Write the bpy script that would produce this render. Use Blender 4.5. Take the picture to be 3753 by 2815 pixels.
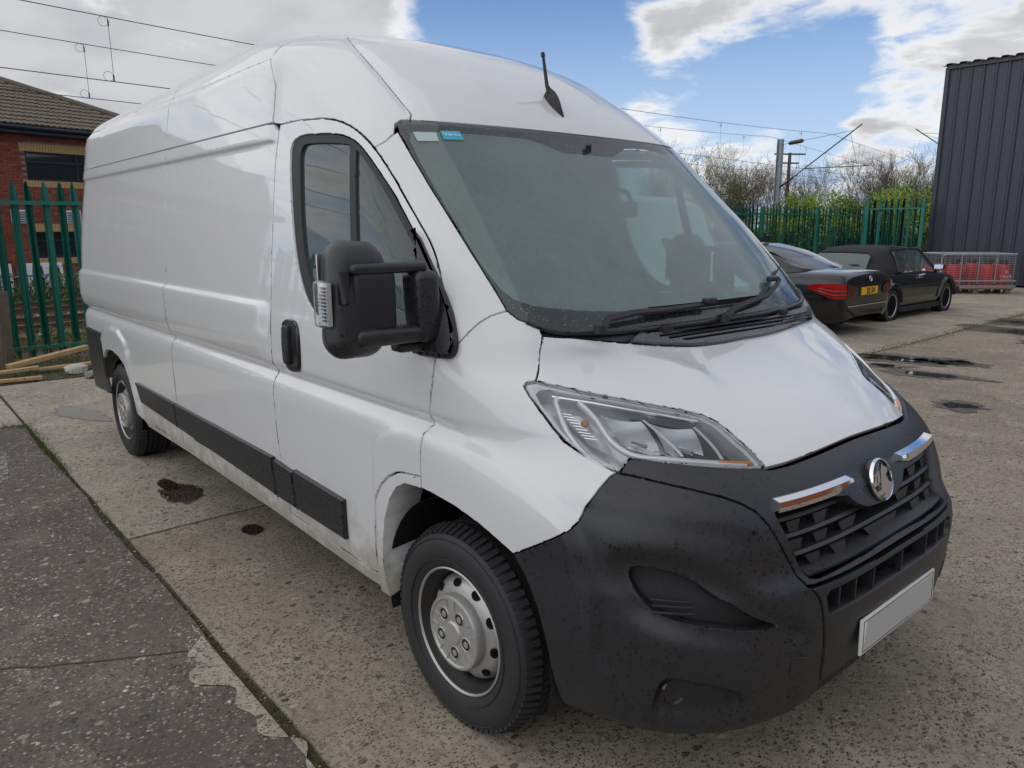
import bpy, bmesh, math, random
import numpy as np
from mathutils import Vector, Matrix
random.seed(7); RNG = np.random.default_rng(7)
for o in list(bpy.data.objects): bpy.data.objects.remove(o)
SC = bpy.context.scene; COL = SC.collection; R = math.radians

# ------------------------------------------------------------------ camera
cam = bpy.data.cameras.new('camera'); camo = bpy.data.objects.new('camera', cam); COL.objects.link(camo)
cam.sensor_width = 36; cam.sensor_fit = 'HORIZONTAL'; cam.lens = 26.40; cam.clip_start = .05; cam.clip_end = 3000
def cam_matrix(a, p, r, loc):
    f = Vector((math.cos(p)*math.cos(a), math.cos(p)*math.sin(a), math.sin(p))); rt = Vector((math.sin(a), -math.cos(a), 0)); up = rt.cross(f)
    r2 = rt*math.cos(r)+up*math.sin(r); u2 = -rt*math.sin(r)+up*math.cos(r)
    return Matrix(((r2.x, u2.x, -f.x, loc[0]), (r2.y, u2.y, -f.y, loc[1]), (r2.z, u2.z, -f.z, loc[2]), (0, 0, 0, 1)))
camo.matrix_world = cam_matrix(R(139.34), R(-11.84), R(-.16), (1.797, -2.298, 1.627))
SC.camera = camo
SC.render.resolution_x = 1024; SC.render.resolution_y = 768

# ------------------------------------------------------------------ sky and sun
SUN_EL, SUN_AZ = 50, -105          # azimuth measured from +x towards +y
W = bpy.data.worlds.new('World'); SC.world = W; W.use_nodes = True
def nd(nt, typ, **kw):
    n = nt.nodes.new(typ)
    for k, v in kw.items():
        if k.startswith('i_'): n.inputs[k[2:].replace('_', ' ')].default_value = v
        elif isinstance(k, str): setattr(n, k, v)
    return n
class NT:
    """small helper for node graphs"""
    def __init__(s, nt): s.nt = nt
    def n(s, typ, **kw): return nd(s.nt, typ, **kw)
    def l(s, a, b): s.nt.links.new(a, b)
    def put(s, sock, v):
        if isinstance(v, bpy.types.NodeSocket): s.l(v, sock)
        elif v is not None: sock.default_value = v
    def math(s, op, a, b=None, c=None, clamp=False):
        m = s.n('ShaderNodeMath', operation=op, use_clamp=clamp)
        for i, v in enumerate((a, b, c)):
            if v is not None: s.put(m.inputs[i], v)
        return m.outputs[0]
    def noise(s, vec, scale, detail=4, rough=.55, dist=0.):
        m = s.n('ShaderNodeTexNoise'); s.put(m.inputs['Vector'], vec); m.inputs['Scale'].default_value = scale
        m.inputs['Detail'].default_value = detail; m.inputs['Roughness'].default_value = rough; m.inputs['Distortion'].default_value = dist
        return m.outputs['Fac']
    def voro(s, vec, scale, feature='F1', rnd=1., out='Distance'):
        m = s.n('ShaderNodeTexVoronoi', feature=feature); s.put(m.inputs['Vector'], vec); m.inputs['Scale'].default_value = scale
        m.inputs['Randomness'].default_value = rnd; return m.outputs[out]
    def ramp(s, fac, stops, interp='LINEAR'):
        m = s.n('ShaderNodeValToRGB'); s.put(m.inputs[0], fac); cr = m.color_ramp; cr.interpolation = interp
        while len(cr.elements) > 1: cr.elements.remove(cr.elements[0])
        for i, (p, c) in enumerate(stops):
            e = cr.elements[0] if i == 0 else cr.elements.new(p)
            e.position = p; c = (c,)*3 if isinstance(c, (int, float)) else c; e.color = (*c[:3], 1)
        return m.outputs[0]
    def step(s, x, a, b): 
        m = s.n('ShaderNodeMapRange', interpolation_type='SMOOTHSTEP'); s.put(m.inputs[0], x)
        m.inputs[1].default_value = a; m.inputs[2].default_value = b; return m.outputs[0]
    def mix(s, f, a, b, blend='MIX'):
        m = s.n('ShaderNodeMix', data_type='RGBA', blend_type=blend); s.put(m.inputs[0], f)
        for i, v in ((6, a), (7, b)):
            if isinstance(v, (int, float)): v = (v, v, v, 1)
            elif isinstance(v, tuple) and len(v) == 3: v = (*v, 1)
            s.put(m.inputs[i], v)
        return m.outputs[2]
    def vmath(s, op, a, b=None):
        m = s.n('ShaderNodeVectorMath', operation=op); s.put(m.inputs[0], a)
        if b is not None: s.put(m.inputs[1], b)
        return m.outputs['Value'] if op in ('DOT_PRODUCT', 'LENGTH') else m.outputs[0]
    def bump(s, h, strength=.3, dist=.01, normal=None):
        m = s.n('ShaderNodeBump'); m.inputs['Strength'].default_value = strength; m.inputs['Distance'].default_value = dist
        s.put(m.inputs['Height'], h)
        if normal is not None: s.l(normal, m.inputs['Normal'])
        return m.outputs[0]
def build_world():
    nt = W.node_tree; nt.nodes.clear(); g = NT(nt)
    out = g.n('ShaderNodeOutputWorld'); bg = g.n('ShaderNodeBackground'); g.l(bg.outputs[0], out.inputs[0]); bg.inputs[1].default_value = .1
    sky = g.n('ShaderNodeTexSky', sky_type='NISHITA', sun_disc=False, sun_elevation=R(SUN_EL), sun_rotation=R(90-SUN_AZ), air_density=1.2, dust_density=.6, ozone_density=1.6)
    d = g.n('ShaderNodeTexCoord').outputs['Generated']
    sp = g.n('ShaderNodeSeparateXYZ'); g.l(d, sp.inputs[0]); z = g.math('MAXIMUM', sp.outputs[2], 0.)
    inv = g.math('DIVIDE', 1., g.math('ADD', z, .22))
    pl = g.vmath('MULTIPLY', d, None); m = pl.node; cb = g.n('ShaderNodeCombineXYZ')
    for i in range(3): g.l(inv, cb.inputs[i])
    g.l(cb.outputs[0], m.inputs[1])
    mp = g.n('ShaderNodeMapping'); g.l(pl, mp.inputs[0]); mp.inputs['Location'].default_value = (3.7, 1.3, 0); mp.inputs['Scale'].default_value = (1, 1, .8)
    v = mp.outputs[0]
    big = g.noise(v, .9, 2, .5); det = g.noise(v, 4.2, 9, .60, .25)
    # banks of cloud: directions (azimuth, elevation, radius, weight) of the masses in the sky
    tot = g.math('MULTIPLY_ADD', big, .5, g.math('MULTIPLY', det, 1.7))
    for az, el, rad, w in CLOUDS:
        u = Vector((math.cos(R(el))*math.cos(R(az)), math.cos(R(el))*math.sin(R(az)), math.sin(R(el))))
        dt = g.vmath('DOT_PRODUCT', g.vmath('NORMALIZE', d), tuple(u))
        b = g.step(dt, math.cos(R(rad)), math.cos(R(rad*.25)))
        tot = g.math('MULTIPLY_ADD', b, w, tot)
    mask = g.step(tot, 1.04, 1.50)
    mask = g.math('ADD', mask, g.math('MULTIPLY', g.step(sp.outputs[2], .30, .55), g.math('MULTIPLY', g.math('SUBTRACT', .85, mask), .85)))
    core = g.step(tot, 1.30, 1.72)
    soft = g.noise(v, 2.6, 6, .5, .1)
    lit = g.mix(core, (7.4, 7.4, 7.45), (4.75, 4.8, 4.98))
    ccol = g.mix(g.step(soft, .4, .62), lit, g.mix(core, (6.9, 6.92, 7.0), (4.0, 4.07, 4.3)))
    su = (math.cos(R(SUN_EL))*math.cos(R(SUN_AZ)), math.cos(R(SUN_EL))*math.sin(R(SUN_AZ)), math.sin(R(SUN_EL)))
    glow = g.math('MULTIPLY_ADD', g.step(g.vmath('DOT_PRODUCT', g.vmath('NORMALIZE', d), su), .60, 1.), .45, 1.)      # cloud near the hidden sun is brighter
    high = g.math('MULTIPLY_ADD', g.step(sp.outputs[2], .22, .95), -.40, 1.)
    ccol = g.vmath('SCALE', ccol); ccol.node.inputs['Scale'].default_value = 1; g.l(g.math('MULTIPLY', glow, high), ccol.node.inputs['Scale'])
    hazec = g.mix(g.step(sp.outputs[2], .34, .0), g.mix(1., sky.outputs[0], (.43, .61, .88), 'MULTIPLY'), (4.1, 5.3, 7.1))
    c = g.mix(mask, hazec, ccol)
    g.l(c, bg.inputs[0])
CLOUDS = [(162, 13, 22, .42), (172, 30, 40, .30), (190, 45, 45, .3), (152, 17, 9, .2), (141, 14, 8, -.55), (135, 11, 6, -.5), (123, 9.2, 6, -.40), (118.5, 9.5, 4, -.36), (131, 11.5, 2.5, .14), (126.5, 13.4, 4.5, .34), (120, 15.5, 5, .34), (113, 15, 6, .34), (106, 13, 6, .26), (115, 8.0, 3.0, .30), (111, 9.0, 3.8, .36), (107, 10.5, 4, .34), (116.5, 11.6, 2.5, -.3), (129.5, 7.4, 2.4, .18), (122, 4.4, 3.8, .34), (126, 4.4, 3.8, .28), (114, 4.4, 4.2, .34), (122.5, 7.7, 1.5, .26), (118, 6.8, 3, -.25), (70, 40, 45, .2), (250, 40, 60, .25), (330, 40, 60, .25)]
build_world()
sl = bpy.data.lights.new('sun', 'SUN'); so = bpy.data.objects.new('sun', sl); COL.objects.link(so)
sl.energy = .82; sl.angle = R(120); sl.color = (1, .965, .90)
so.rotation_euler = Vector((-math.cos(R(SUN_EL))*math.cos(R(SUN_AZ)), -math.cos(R(SUN_EL))*math.sin(R(SUN_AZ)), -math.sin(R(SUN_EL)))).to_track_quat('-Z', 'Y').to_euler()
so.location = (0, 0, 30)
vs = SC.view_settings; vs.view_transform = 'Standard'; vs.look = 'None'; vs.exposure = .40; vs.gamma = 1; vs.use_curve_mapping = False

# ------------------------------------------------------------------ scene helpers
def setp(o, label=None, cat=None, group=None, kind=None):
    for k, v in (('label', label), ('category', cat), ('group', group), ('kind', kind)):
        if v: o[k] = v
    return o
def thing(name, label, cat, loc=(0, 0, 0), rotz=0, group=None):
    o = bpy.data.objects.new(name, None); COL.objects.link(o); o.location = loc; o.rotation_euler = (0, 0, rotz); o.empty_display_size = .2
    return setp(o, label, cat, group)
def link(name, me, parent=None, mat=None):
    o = bpy.data.objects.new(name, me); COL.objects.link(o)
    if parent: o.parent = parent
    if mat and not me.materials: me.materials.append(mat)
    return o
def obj(name, bm, mat, parent=None, smooth=None):
    me = bpy.data.meshes.new(name)
    bmesh.ops.recalc_face_normals(bm, faces=bm.faces[:])
    if smooth is not None:
        for f in bm.faces: f.smooth = True
        for e in bm.edges:
            if len(e.link_faces) == 2 and e.calc_face_angle(0) > R(smooth): e.smooth = False
    bm.to_mesh(me); bm.free(); me.materials.append(mat)
    return link(name, me, parent)
def dup(o, parent=None, loc=None, rot=None, label=None):
    c = o.copy(); COL.objects.link(c)
    if parent: c.parent = parent
    if loc is not None: c.location = loc
    if rot is not None: c.rotation_euler = rot
    if label: c['label'] = label
    for ch in list(o.children): dup(ch, c)
    return c
def box(bm, c, s, rot=None, bev=0):
    M = Matrix.Translation(c) @ ((Matrix.Rotation(rot, 4, 'Z') if isinstance(rot, (int, float)) else rot) if rot is not None else Matrix()) @ Matrix.Diagonal((*s, 1))
    r = bmesh.ops.create_cube(bm, size=1, matrix=M)
    if bev:
        ed = list({e for v in r['verts'] for e in v.link_edges})
        bmesh.ops.bevel(bm, geom=ed, offset=bev, segments=2, affect='EDGES', profile=.6)
    return bm
def tube(bm, pts, r, seg=8, cap=True, closed=False):
    pts = [Vector(p) for p in pts]; n = len(pts); rs = r if isinstance(r, (list, tuple)) else [r]*n; rings = []; up = Vector((0, 0, 1))
    for i, p in enumerate(pts):
        t = (pts[(i+1) % n]-pts[i-1]) if closed else (pts[min(i+1, n-1)]-pts[max(i-1, 0)]); t.normalize()
        a = t.cross(up)
        if a.length < .05: a = t.cross(Vector((1, 0, 0)))
        a.normalize(); b = t.cross(a)
        rings.append([bm.verts.new(p+(a*math.cos(2*math.pi*k/seg)+b*math.sin(2*math.pi*k/seg))*rs[i]) for k in range(seg)])
    m = n if closed else n-1
    for i in range(m):
        A, B = rings[i], rings[(i+1) % n]
        for k in range(seg): bm.faces.new((A[k], A[(k+1) % seg], B[(k+1) % seg], B[k]))
    if cap and not closed: bm.faces.new(rings[0][::-1]); bm.faces.new(rings[-1])
    return bm
def lathe(bm, prof, axis='y', seg=48, cen=(0, 0, 0), a0=0, a1=2*math.pi):
    """prof: (radius, along axis)"""
    rings = []; full = abs(a1-a0-2*math.pi) < 1e-6; ns = seg if full else seg+1
    for r, h in prof:
        ring = []
        for k in range(ns):
            a = a0+(a1-a0)*k/seg; c, s = math.cos(a)*r, math.sin(a)*r
            p = (c, h, s) if axis == 'y' else ((h, c, s) if axis == 'x' else (c, s, h))
            ring.append(bm.verts.new(Vector(p)+Vector(cen)))
        rings.append(ring)
    for A, B in zip(rings, rings[1:]):
        for k in range(seg): 
            try: bm.faces.new((A[k], A[(k+1) % ns], B[(k+1) % ns], B[k]))
            except ValueError: pass
    return bm
def prism(bm, poly, ax, t0, t1):
    """extrude a 2D polygon; ax = the axis of extrusion"""
    def P(u, v, t): return {'x': (t, u, v), 'y': (u, t, v), 'z': (u, v, t)}[ax]
    A = [bm.verts.new(P(u, v, t0)) for u, v in poly]; B = [bm.verts.new(P(u, v, t1)) for u, v in poly]; n = len(poly)
    for i in range(n): bm.faces.new((A[i], A[(i+1) % n], B[(i+1) % n], B[i]))
    for ring in (A[::-1], B):
        f = bm.faces.new(ring)
        if n > 4: bmesh.ops.triangulate(bm, faces=[f])
    return bm
def text_mesh(txt, size, depth, mat, parent, M, name='lettering', bold=0):
    cu = bpy.data.curves.new(name, 'FONT'); cu.body = txt; cu.size = size; cu.extrude = depth; cu.align_x = 'CENTER'; cu.align_y = 'CENTER'; cu.offset = bold; cu.resolution_u = 4
    t = bpy.data.objects.new(name, cu); COL.objects.link(t); bpy.context.view_layer.update()
    me = bpy.data.meshes.new_from_object(t.evaluated_get(bpy.context.evaluated_depsgraph_get())); bpy.data.objects.remove(t)
    me.transform(M); me.materials.clear(); me.materials.append(mat); return link(name, me, parent)
def axes(o, x, y):   # matrix with given x and y axes (writing direction, up)
    x = Vector(x).normalized(); y = Vector(y); y = (y-x*y.dot(x)).normalized(); z = x.cross(y)
    return Matrix(((x.x, y.x, z.x, o[0]), (x.y, y.y, z.y, o[1]), (x.z, y.z, z.z, o[2]), (0, 0, 0, 1)))

# ------------------------------------------------------------------ materials
def material(name):
    m = bpy.data.materials.new(name); m.use_nodes = True; nt = m.node_tree; g = NT(nt); b = nt.nodes['Principled BSDF']; tc = g.n('ShaderNodeTexCoord')
    return m, g, b, tc.outputs['Object']
def wpos(g): return g.n('ShaderNodeNewGeometry').outputs['Position']
def plain(name, col, rough=.5, metal=0, spec=.5, var=.12, scale=30, bump=0, bscale=None, coat=0):
    m, g, b, v = material(name)
    n = g.noise(v, scale, 5); c = tuple(col)
    g.l(g.mix(n, tuple(x*(1-var) for x in c), tuple(min(1, x*(1+var)) for x in c)), b.inputs['Base Color'])
    b.inputs['Roughness'].default_value = rough; b.inputs['Metallic'].default_value = metal; b.inputs['Specular IOR Level'].default_value = spec; b.inputs['Coat Weight'].default_value = coat
    b.inputs['Coat Roughness'].default_value = .03
    if bump: g.l(g.bump(g.noise(v, bscale or scale*3, 4), bump, .01), b.inputs['Normal'])
    return m
def drops(g, v, scales=((120, .30), (60, .24)), keep=.45):
    """heights of scattered water beads"""
    h = None
    for sc, rad in scales:
        vn = g.n('ShaderNodeTexVoronoi', feature='F1'); g.put(vn.inputs['Vector'], v); vn.inputs['Scale'].default_value = sc
        sepn = g.n('ShaderNodeSeparateColor'); g.l(vn.outputs['Color'], sepn.inputs[0])
        r_ = g.math('MULTIPLY', sepn.outputs[0], rad)
        b = g.math('SUBTRACT', r_, vn.outputs['Distance'], clamp=True)
        b = g.math('MULTIPLY', b, g.math('GREATER_THAN', sepn.outputs[1], keep))
        b = g.math('DIVIDE', b, rad)
        h = b if h is None else g.math('MAXIMUM', h, b)
    return h
def paint(name, col, dirt=.85):
    m, g, b, v = material(name); p = wpos(g); sp = g.n('ShaderNodeSeparateXYZ'); g.l(p, sp.inputs[0]); z = sp.outputs[2]
    st = g.n('ShaderNodeMapping'); g.l(p, st.inputs[0]); st.inputs['Scale'].default_value = (9, 9, 1.2)
    grime = g.math('MULTIPLY', g.step(z, .75, .33), g.step(g.math('ADD', g.noise(p, 7, 6, .65), g.math('MULTIPLY', g.step(z, .6, .3), .25)), .45, .75))
    spl = g.math('MULTIPLY', g.step(g.noise(p, 55, 3, .6), .60, .72), g.step(z, 1.0, .35))
    streak = g.math('MULTIPLY', g.step(g.noise(st.outputs[0], 3, 5, .6), .58, .78), .06)
    f = g.math('MULTIPLY', g.math('MAXIMUM', g.math('MAXIMUM', grime, g.math('MULTIPLY', spl, .6)), streak), dirt, clamp=True)
    base = g.mix(g.noise(p, 2.5, 4), tuple(x*.97 for x in col), col)
    g.l(g.mix(f, base, (.30, .27, .22)), b.inputs['Base Color'])
    g.l(g.math('MULTIPLY_ADD', f, .3, .32), b.inputs['Roughness']); b.inputs['Specular IOR Level'].default_value = .45
    b.inputs['Coat Weight'].default_value = 1.; b.inputs['Coat Roughness'].default_value = .028; b.inputs['Coat IOR'].default_value = 1.5
    g.l(g.math('SUBTRACT', 1., g.math('MULTIPLY', f, 1.), clamp=True), b.inputs['Coat Weight'])
    h = drops(g, p, ((95, .26), (42, .16)))
    orange = g.noise(p, 6, 2)
    g.l(g.bump(h, .5, .004, g.bump(orange, .012, .02)), b.inputs['Coat Normal']); g.l(g.bump(h, .25, .004), b.inputs['Normal'])
    return m
def wet_plastic(name, dry, wet, rough=.5):
    m, g, b, v = material(name); p = wpos(g)
    h = drops(g, p, ((85, .52), (46, .46), (120, .5)), .25)
    spot = g.step(h, .06, .3); big = g.step(g.noise(p, 3, 4), .35, .65); spot = g.math('MULTIPLY', spot, g.math('MULTIPLY_ADD', big, .7, .3))
    grain = g.noise(p, 400, 2)
    c = g.mix(g.noise(p, 5, 5), tuple(x*.85 for x in dry), tuple(x*1.15 for x in dry))
    g.l(g.mix(spot, c, wet), b.inputs['Base Color']); g.l(g.math('SUBTRACT', rough, g.math('MULTIPLY', spot, rough*.45)), b.inputs['Roughness'])
    bead = drops(g, p, ((90, .2), (45, .13)))
    g.l(g.bump(bead, .35, .004, g.bump(grain, .12, .002)), b.inputs['Normal']); b.inputs['Specular IOR Level'].default_value = .6
    return m
def glass(name, tint=(.75, .86, .84), haze=.1, hcol=(.55, .64, .63), bead=.6, dots=0.):
    m, g, b, v = material(name); nt = m.node_tree; nt.nodes.remove(b); out = nt.nodes['Material Output']; p = wpos(g)
    h = drops(g, p, ((230, .34), (130, .24))); bp = g.bump(h, bead*.4, .003)
    tr = g.n('ShaderNodeBsdfTransparent'); tr.inputs[0].default_value = (*tint, 1)
    gl = g.n('ShaderNodeBsdfGlossy'); gl.inputs['Roughness'].default_value = .02; gl.inputs[0].default_value = (1, 1, 1, 1); g.l(bp, gl.inputs['Normal'])
    fr = g.n('ShaderNodeFresnel'); fr.inputs[0].default_value = 1.5
    df = g.n('ShaderNodeBsdfDiffuse'); df.inputs[0].default_value = (*hcol, 1)
    big = drops(g, p, ((150, .36), (95, .26)), .4)
    m1 = g.n('ShaderNodeMixShader'); g.put(m1.inputs[0], g.math('ADD', g.math('MULTIPLY_ADD', g.noise(p, 2.2, 4), haze*.7, haze*.65), g.math('MULTIPLY', g.step(big, .05, .35), dots), clamp=True)); g.l(tr.outputs[0], m1.inputs[1]); g.l(df.outputs[0], m1.inputs[2])
    m2 = g.n('ShaderNodeMixShader'); g.l(fr.outputs[0], m2.inputs[0]); g.l(m1.outputs[0], m2.inputs[1]); g.l(gl.outputs[0], m2.inputs[2])
    g.l(m2.outputs[0], out.inputs[0]); return m
M = {}
M['white'] = paint('white_paint', (.70, .705, .70))
M['black_plastic'] = wet_plastic('black_plastic', (.021, .0215, .024), (.004, .004, .005), .40)
M['vent'] = wet_plastic('vent_plastic_sheen', (.105, .106, .11), (.05, .05, .053), .30)  # black plastic with the sky sheen put into its lighter colour
M['black_gloss'] = plain('black_gloss', (.012, .012, .014), .18, coat=.4)
M['black_matt'] = plain('black_matt', (.018, .018, .02), .6)
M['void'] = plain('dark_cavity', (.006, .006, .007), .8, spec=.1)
M['rubber'] = plain('tyre_rubber', (.022, .022, .024), .62, scale=14, var=.35, bump=.15, bscale=120)
M['chrome'] = plain('chrome', (.82, .82, .84), .06, 1, var=.02)
M['barrel'] = plain('dirty_rim_barrel', (.035, .033, .030), .6, .2, var=.5, scale=12)
M['lamp_body'] = plain('lamp_body', (.62, .635, .65), .25, .35, var=.1)
M['steel'] = plain('wheel_silver', (.46, .45, .43), .42, .55, var=.25, scale=9)
M['galv'] = plain('galvanised_steel', (.42, .44, .46), .42, .75, var=.2, scale=25)
M['glass_front'] = glass('windscreen_glass', (.72, .82, .80), .03, (.86, .92, .92), .5, .28)
M['mist'] = glass('misted_glass', (.90, .94, .93), .42, (.80, .89, .885), 0)  # misting; its pale tone also stands in for sky reflected in the windscreen
M['glass_side'] = glass('side_glass', (.42, .56, .54), .10, (.42, .52, .50), .5, .12)  # grey-green haze colour stands in for sky reflected in the door glass
M['glass_car'] = glass('car_glass', (.35, .40, .40), .05, (.4, .45, .45), 0)
M['lens'] = glass('headlamp_lens', (.96, .97, .97), .012, (.7, .75, .75), .5)
M['frit'] = wet_plastic('black_frit', (.035, .036, .04), (.012, .012, .014), .2)
M['dash'] = plain('dashboard_grey', (.045, .05, .055), .7)
M['fabric'] = plain('seat_fabric', (.05, .055, .065), .9)
M['white_plain'] = plain('white_plastic', (.72, .73, .73), .4, var=.05)
M['clear_white'] = plain('lamp_silver', (.86, .87, .89), .15, .25, var=.04)
M['reflector'] = plain('lamp_reflector', (.90, .91, .93), .10, 1., var=.03)
M['amber'] = plain('amber_and_reflection', (.85, .30, .06), .25, var=.1)
M['amber_glass'] = plain('amber_bulb', (.45, .20, .07), .15, var=.1)
M['grey_plate'] = plain('blank_plate', (.50, .50, .49), .5, var=.04)
M['plate_white'] = plain('plate_white', (.74, .74, .72), .35, var=.04)
M['black_ink'] = plain('black_print', (.012, .012, .012), .5)
M['teal'] = plain('teal_sticker', (.03, .38, .55), .5, var=.05)
M['pale_sticker'] = plain('pale_sticker', (.42, .52, .49), .6, var=.05)
# ------------------------------------------------------------------ the van's skin: horizontal slices, each a super-ellipse nose that runs into straight sides
def pchip(xs, ys, q):
    xs = np.array(xs, float); ys = np.array(ys, float); h = np.diff(xs); d = np.diff(ys)/h; m = np.zeros(len(xs)); m[0], m[-1] = d[0], d[-1]
    for i in range(1, len(xs)-1):
        if d[i-1]*d[i] > 0:
            w1 = 2*h[i]+h[i-1]; w2 = h[i]+2*h[i-1]; m[i] = (w1+w2)/(w1/d[i-1]+w2/d[i])
    k = np.clip(np.searchsorted(xs, q)-1, 0, len(xs)-2); t = np.clip((q-xs[k])/h[k], 0, 1); t2 = t*t; t3 = t2*t
    return (2*t3-3*t2+1)*ys[k]+(t3-2*t2+t)*h[k]*m[k]+(-2*t3+3*t2)*ys[k+1]+(t3-t2)*h[k]*m[k+1]
TAB = [(.18,.86,-.10,3.1,3),(.24,.885,-.10,3.2,3.1),(.32,.918,-.10,3.3,3.2),(.45,.940,-.1,3.3,3.3),(.60,.955,-.12,3.2,3.2),(.66,.948,-.12,3.1,3.1),
(.72,.908,-.14,3.2,3.2),(.80,.878,-.15,3.3,3.3),(.88,.842,-.15,3.2,3.1),(.93,.812,-.17,2.9,2.9),(.965,.775,-.2,2.8,2.8),(1.0,.735,-.22,2.8,2.75),(1.05,.655,-.24,3,2.85),(1.10,.56,-.25,3.2,3),
(1.15,.45,-.26,3.6,3.3),(1.20,.325,-.28,4.2,3.8),(1.23,.265,-.29,4.2,4),(1.30,.235,-.3,3.8,3.3),(1.40,.15,-.32,3.5,3),(1.60,-.05,-.45,3.2,3),(1.80,-.265,-.63,2.9,3),(1.98,-.46,-.8,2.8,3),
(2.04,-.515,-.90,2.6,2.9),(2.15,-.64,-1.1,2.4,2.8),(2.25,-.785,-1.3,2.3,2.7),(2.35,-.96,-1.5,2.2,2.6),(2.42,-1.13,-1.7,2.1,2.5),(2.47,-1.29,-1.9,2.,2.4),(2.51,-1.48,-2.1,2,2.2),(2.54,-1.70,-2.3,2,2),(2.565,-2.1,-2.6,2,2)]
WT = [(.18,.91),(.24,.945),(.32,.985),(.42,1.0),(.62,1.012),(.80,1.018),(.92,1.02),(.965,1.016),(1.0,1.008),(1.04,1.009),(1.07,1.015),(1.12,1.016),(1.26,1.012),(1.29,1.008),(1.4,.998),(1.6,.975),(1.8,.945),(2.0,.910),(2.2,.880),(2.3,.866),(2.36,.848),(2.42,.808),(2.47,.745),(2.51,.65),(2.54,.5),(2.56,.28),(2.565,.15)]
ZG = np.arange(.1, 2.5655, .001); ZTOP = 2.565
T_ = np.array(TAB); A_XF, A_X0, A_N, A_M = (pchip(T_[:, 0], T_[:, k], ZG) for k in (1, 2, 3, 4)); A_W = pchip([t[0] for t in WT], [t[1] for t in WT], ZG)
def blur(A, sg):
    k = np.arange(-int(3*sg), int(3*sg)+1); w = np.exp(-(k/sg)**2/2); w /= w.sum(); return np.convolve(np.pad(A, len(k)//2, mode='edge'), w, mode='valid')
A_XF = blur(A_XF, 9); A_X0, A_N, A_M = blur(A_X0, 30), blur(A_N, 35), blur(A_M, 35); A_W = blur(A_W, 6)
ev = lambda A, z: np.interp(z, ZG, A)
def sm(a, b, x): t = np.clip((x-a)/(b-a), 0, 1); return t*t*(3-2*t)
def side_w(x, z):
    zz = np.minimum(ZTOP, z+.021*np.maximum(0, -x-1.7)*sm(1.9, 2.35, z)); w = ev(A_W, zz)
    return w-.06*np.clip((-x-4.72)/.28, 0, 1)**2
def SURF(s, z):
    s = np.asarray(s, float); z = np.asarray(z, float); a = np.abs(s); xf, x0, n, m, w = (ev(A, z) for A in (A_XF, A_X0, A_N, A_M, A_W)); th = np.minimum(a, 1)*math.pi/2
    x = x0+(xf-x0)*np.maximum(1e-9, np.cos(th))**(2/n); y = w*np.sin(th)**(2/m)
    rear = a > 1; x = np.where(rear, x0-(a-1), x); y = np.where(rear, side_w(x, z), y)
    return np.stack([x, -np.sign(s)*y, z], -1)
def s_at(x, z):      # s of the point of the right side at length x
    xf, x0, n, m = (float(ev(A, z)) for A in (A_XF, A_X0, A_N, A_M))
    if x <= x0: return 1+x0-x
    return math.acos(min(1, max(0, (x-x0)/(xf-x0)))**(n/2))*2/math.pi
def dist_poly(p, poly):
    d = np.full(len(p), 9.)
    for a, b in zip(poly[:-1], poly[1:]):
        a = np.array(a); b = np.array(b); e = b-a; t = np.clip(((p-a)@e)/(e@e), 0, 1); d = np.minimum(d, np.linalg.norm(p-a-t[:, None]*e, axis=1))
    return d
def inside(p, poly):
    r = np.zeros(len(p), bool)
    for (x1, y1), (x2, y2) in zip(poly, poly[1:]+poly[:1]):
        c = ((y1 > p[:, 1]) != (y2 > p[:, 1])); r ^= c & (p[:, 0] < (x2-x1)*(p[:, 1]-y1)/((y2-y1) if y2 != y1 else 1e-9)+x1)
    return r
FEAT = []        # (kind, polygon in the unrolled (u, z) chart, height, blend)
def chart(P): return np.stack([np.abs(P[:, 1])-P[:, 0], P[:, 2]], -1)
def disp(P):
    d = np.zeros(len(P)); q = chart(P); x = P[:, 0]; z = P[:, 2]; side = (np.abs(P[:, 1]) > .84)
    on = side*sm(.30, -.1, x)
    cargo = side*sm(-1.30, -1.36, x)
    d += cargo*.018*sm(1.322, 1.294, z)*sm(1.02, 1.14, z)+cargo*.012*sm(1.973, 1.984, z)*sm(2.35, 2.3, z)
    d -= side*sm(.2, -.1, x)*.022*np.exp(-((z-1.020)/.020)**2)
    for kind, poly, h, bl in FEAT:
        lo = np.min(poly, 0)-bl; hi = np.max(poly, 0)+bl; k = np.where((q[:, 0] > lo[0]) & (q[:, 0] < hi[0]) & (q[:, 1] > lo[1]) & (q[:, 1] < hi[1]))[0]
        if not len(k): continue
        if kind == 'ridge': ends = np.minimum(*(np.linalg.norm(q[k]-np.array(poly[e_]), axis=1) for e_ in (0, -1))); d[k] += h*np.exp(-(dist_poly(q[k], poly)/bl)**2)*(1-.999*np.exp(-(ends/.11)**2))
        else:
            dd = dist_poly(q[k], poly+poly[:1]); sd = np.where(inside(q[k], poly), dd, -dd); d[k] += h*sm(-bl/2, bl/2, sd)
    return d
def full(s, z, off=0., bare=False):
    P = SURF(s, z); e = 1e-3
    def nrm(f):
        a = f(s+e, z)-f(s-e, z); b = f(s, z+e)-f(s, z-e); n = np.cross(b, a); return n/np.maximum(1e-9, np.linalg.norm(n, axis=-1))[:, None]
    n0 = nrm(SURF)
    if bare: return P, n0
    f = lambda s_, z_: (lambda p: p+n0*(disp(p))[:, None])(SURF(s_, z_))
    P = f(s, z); n = nrm(f); return P+n*off if not np.isscalar(off) or off else P, n
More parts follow.
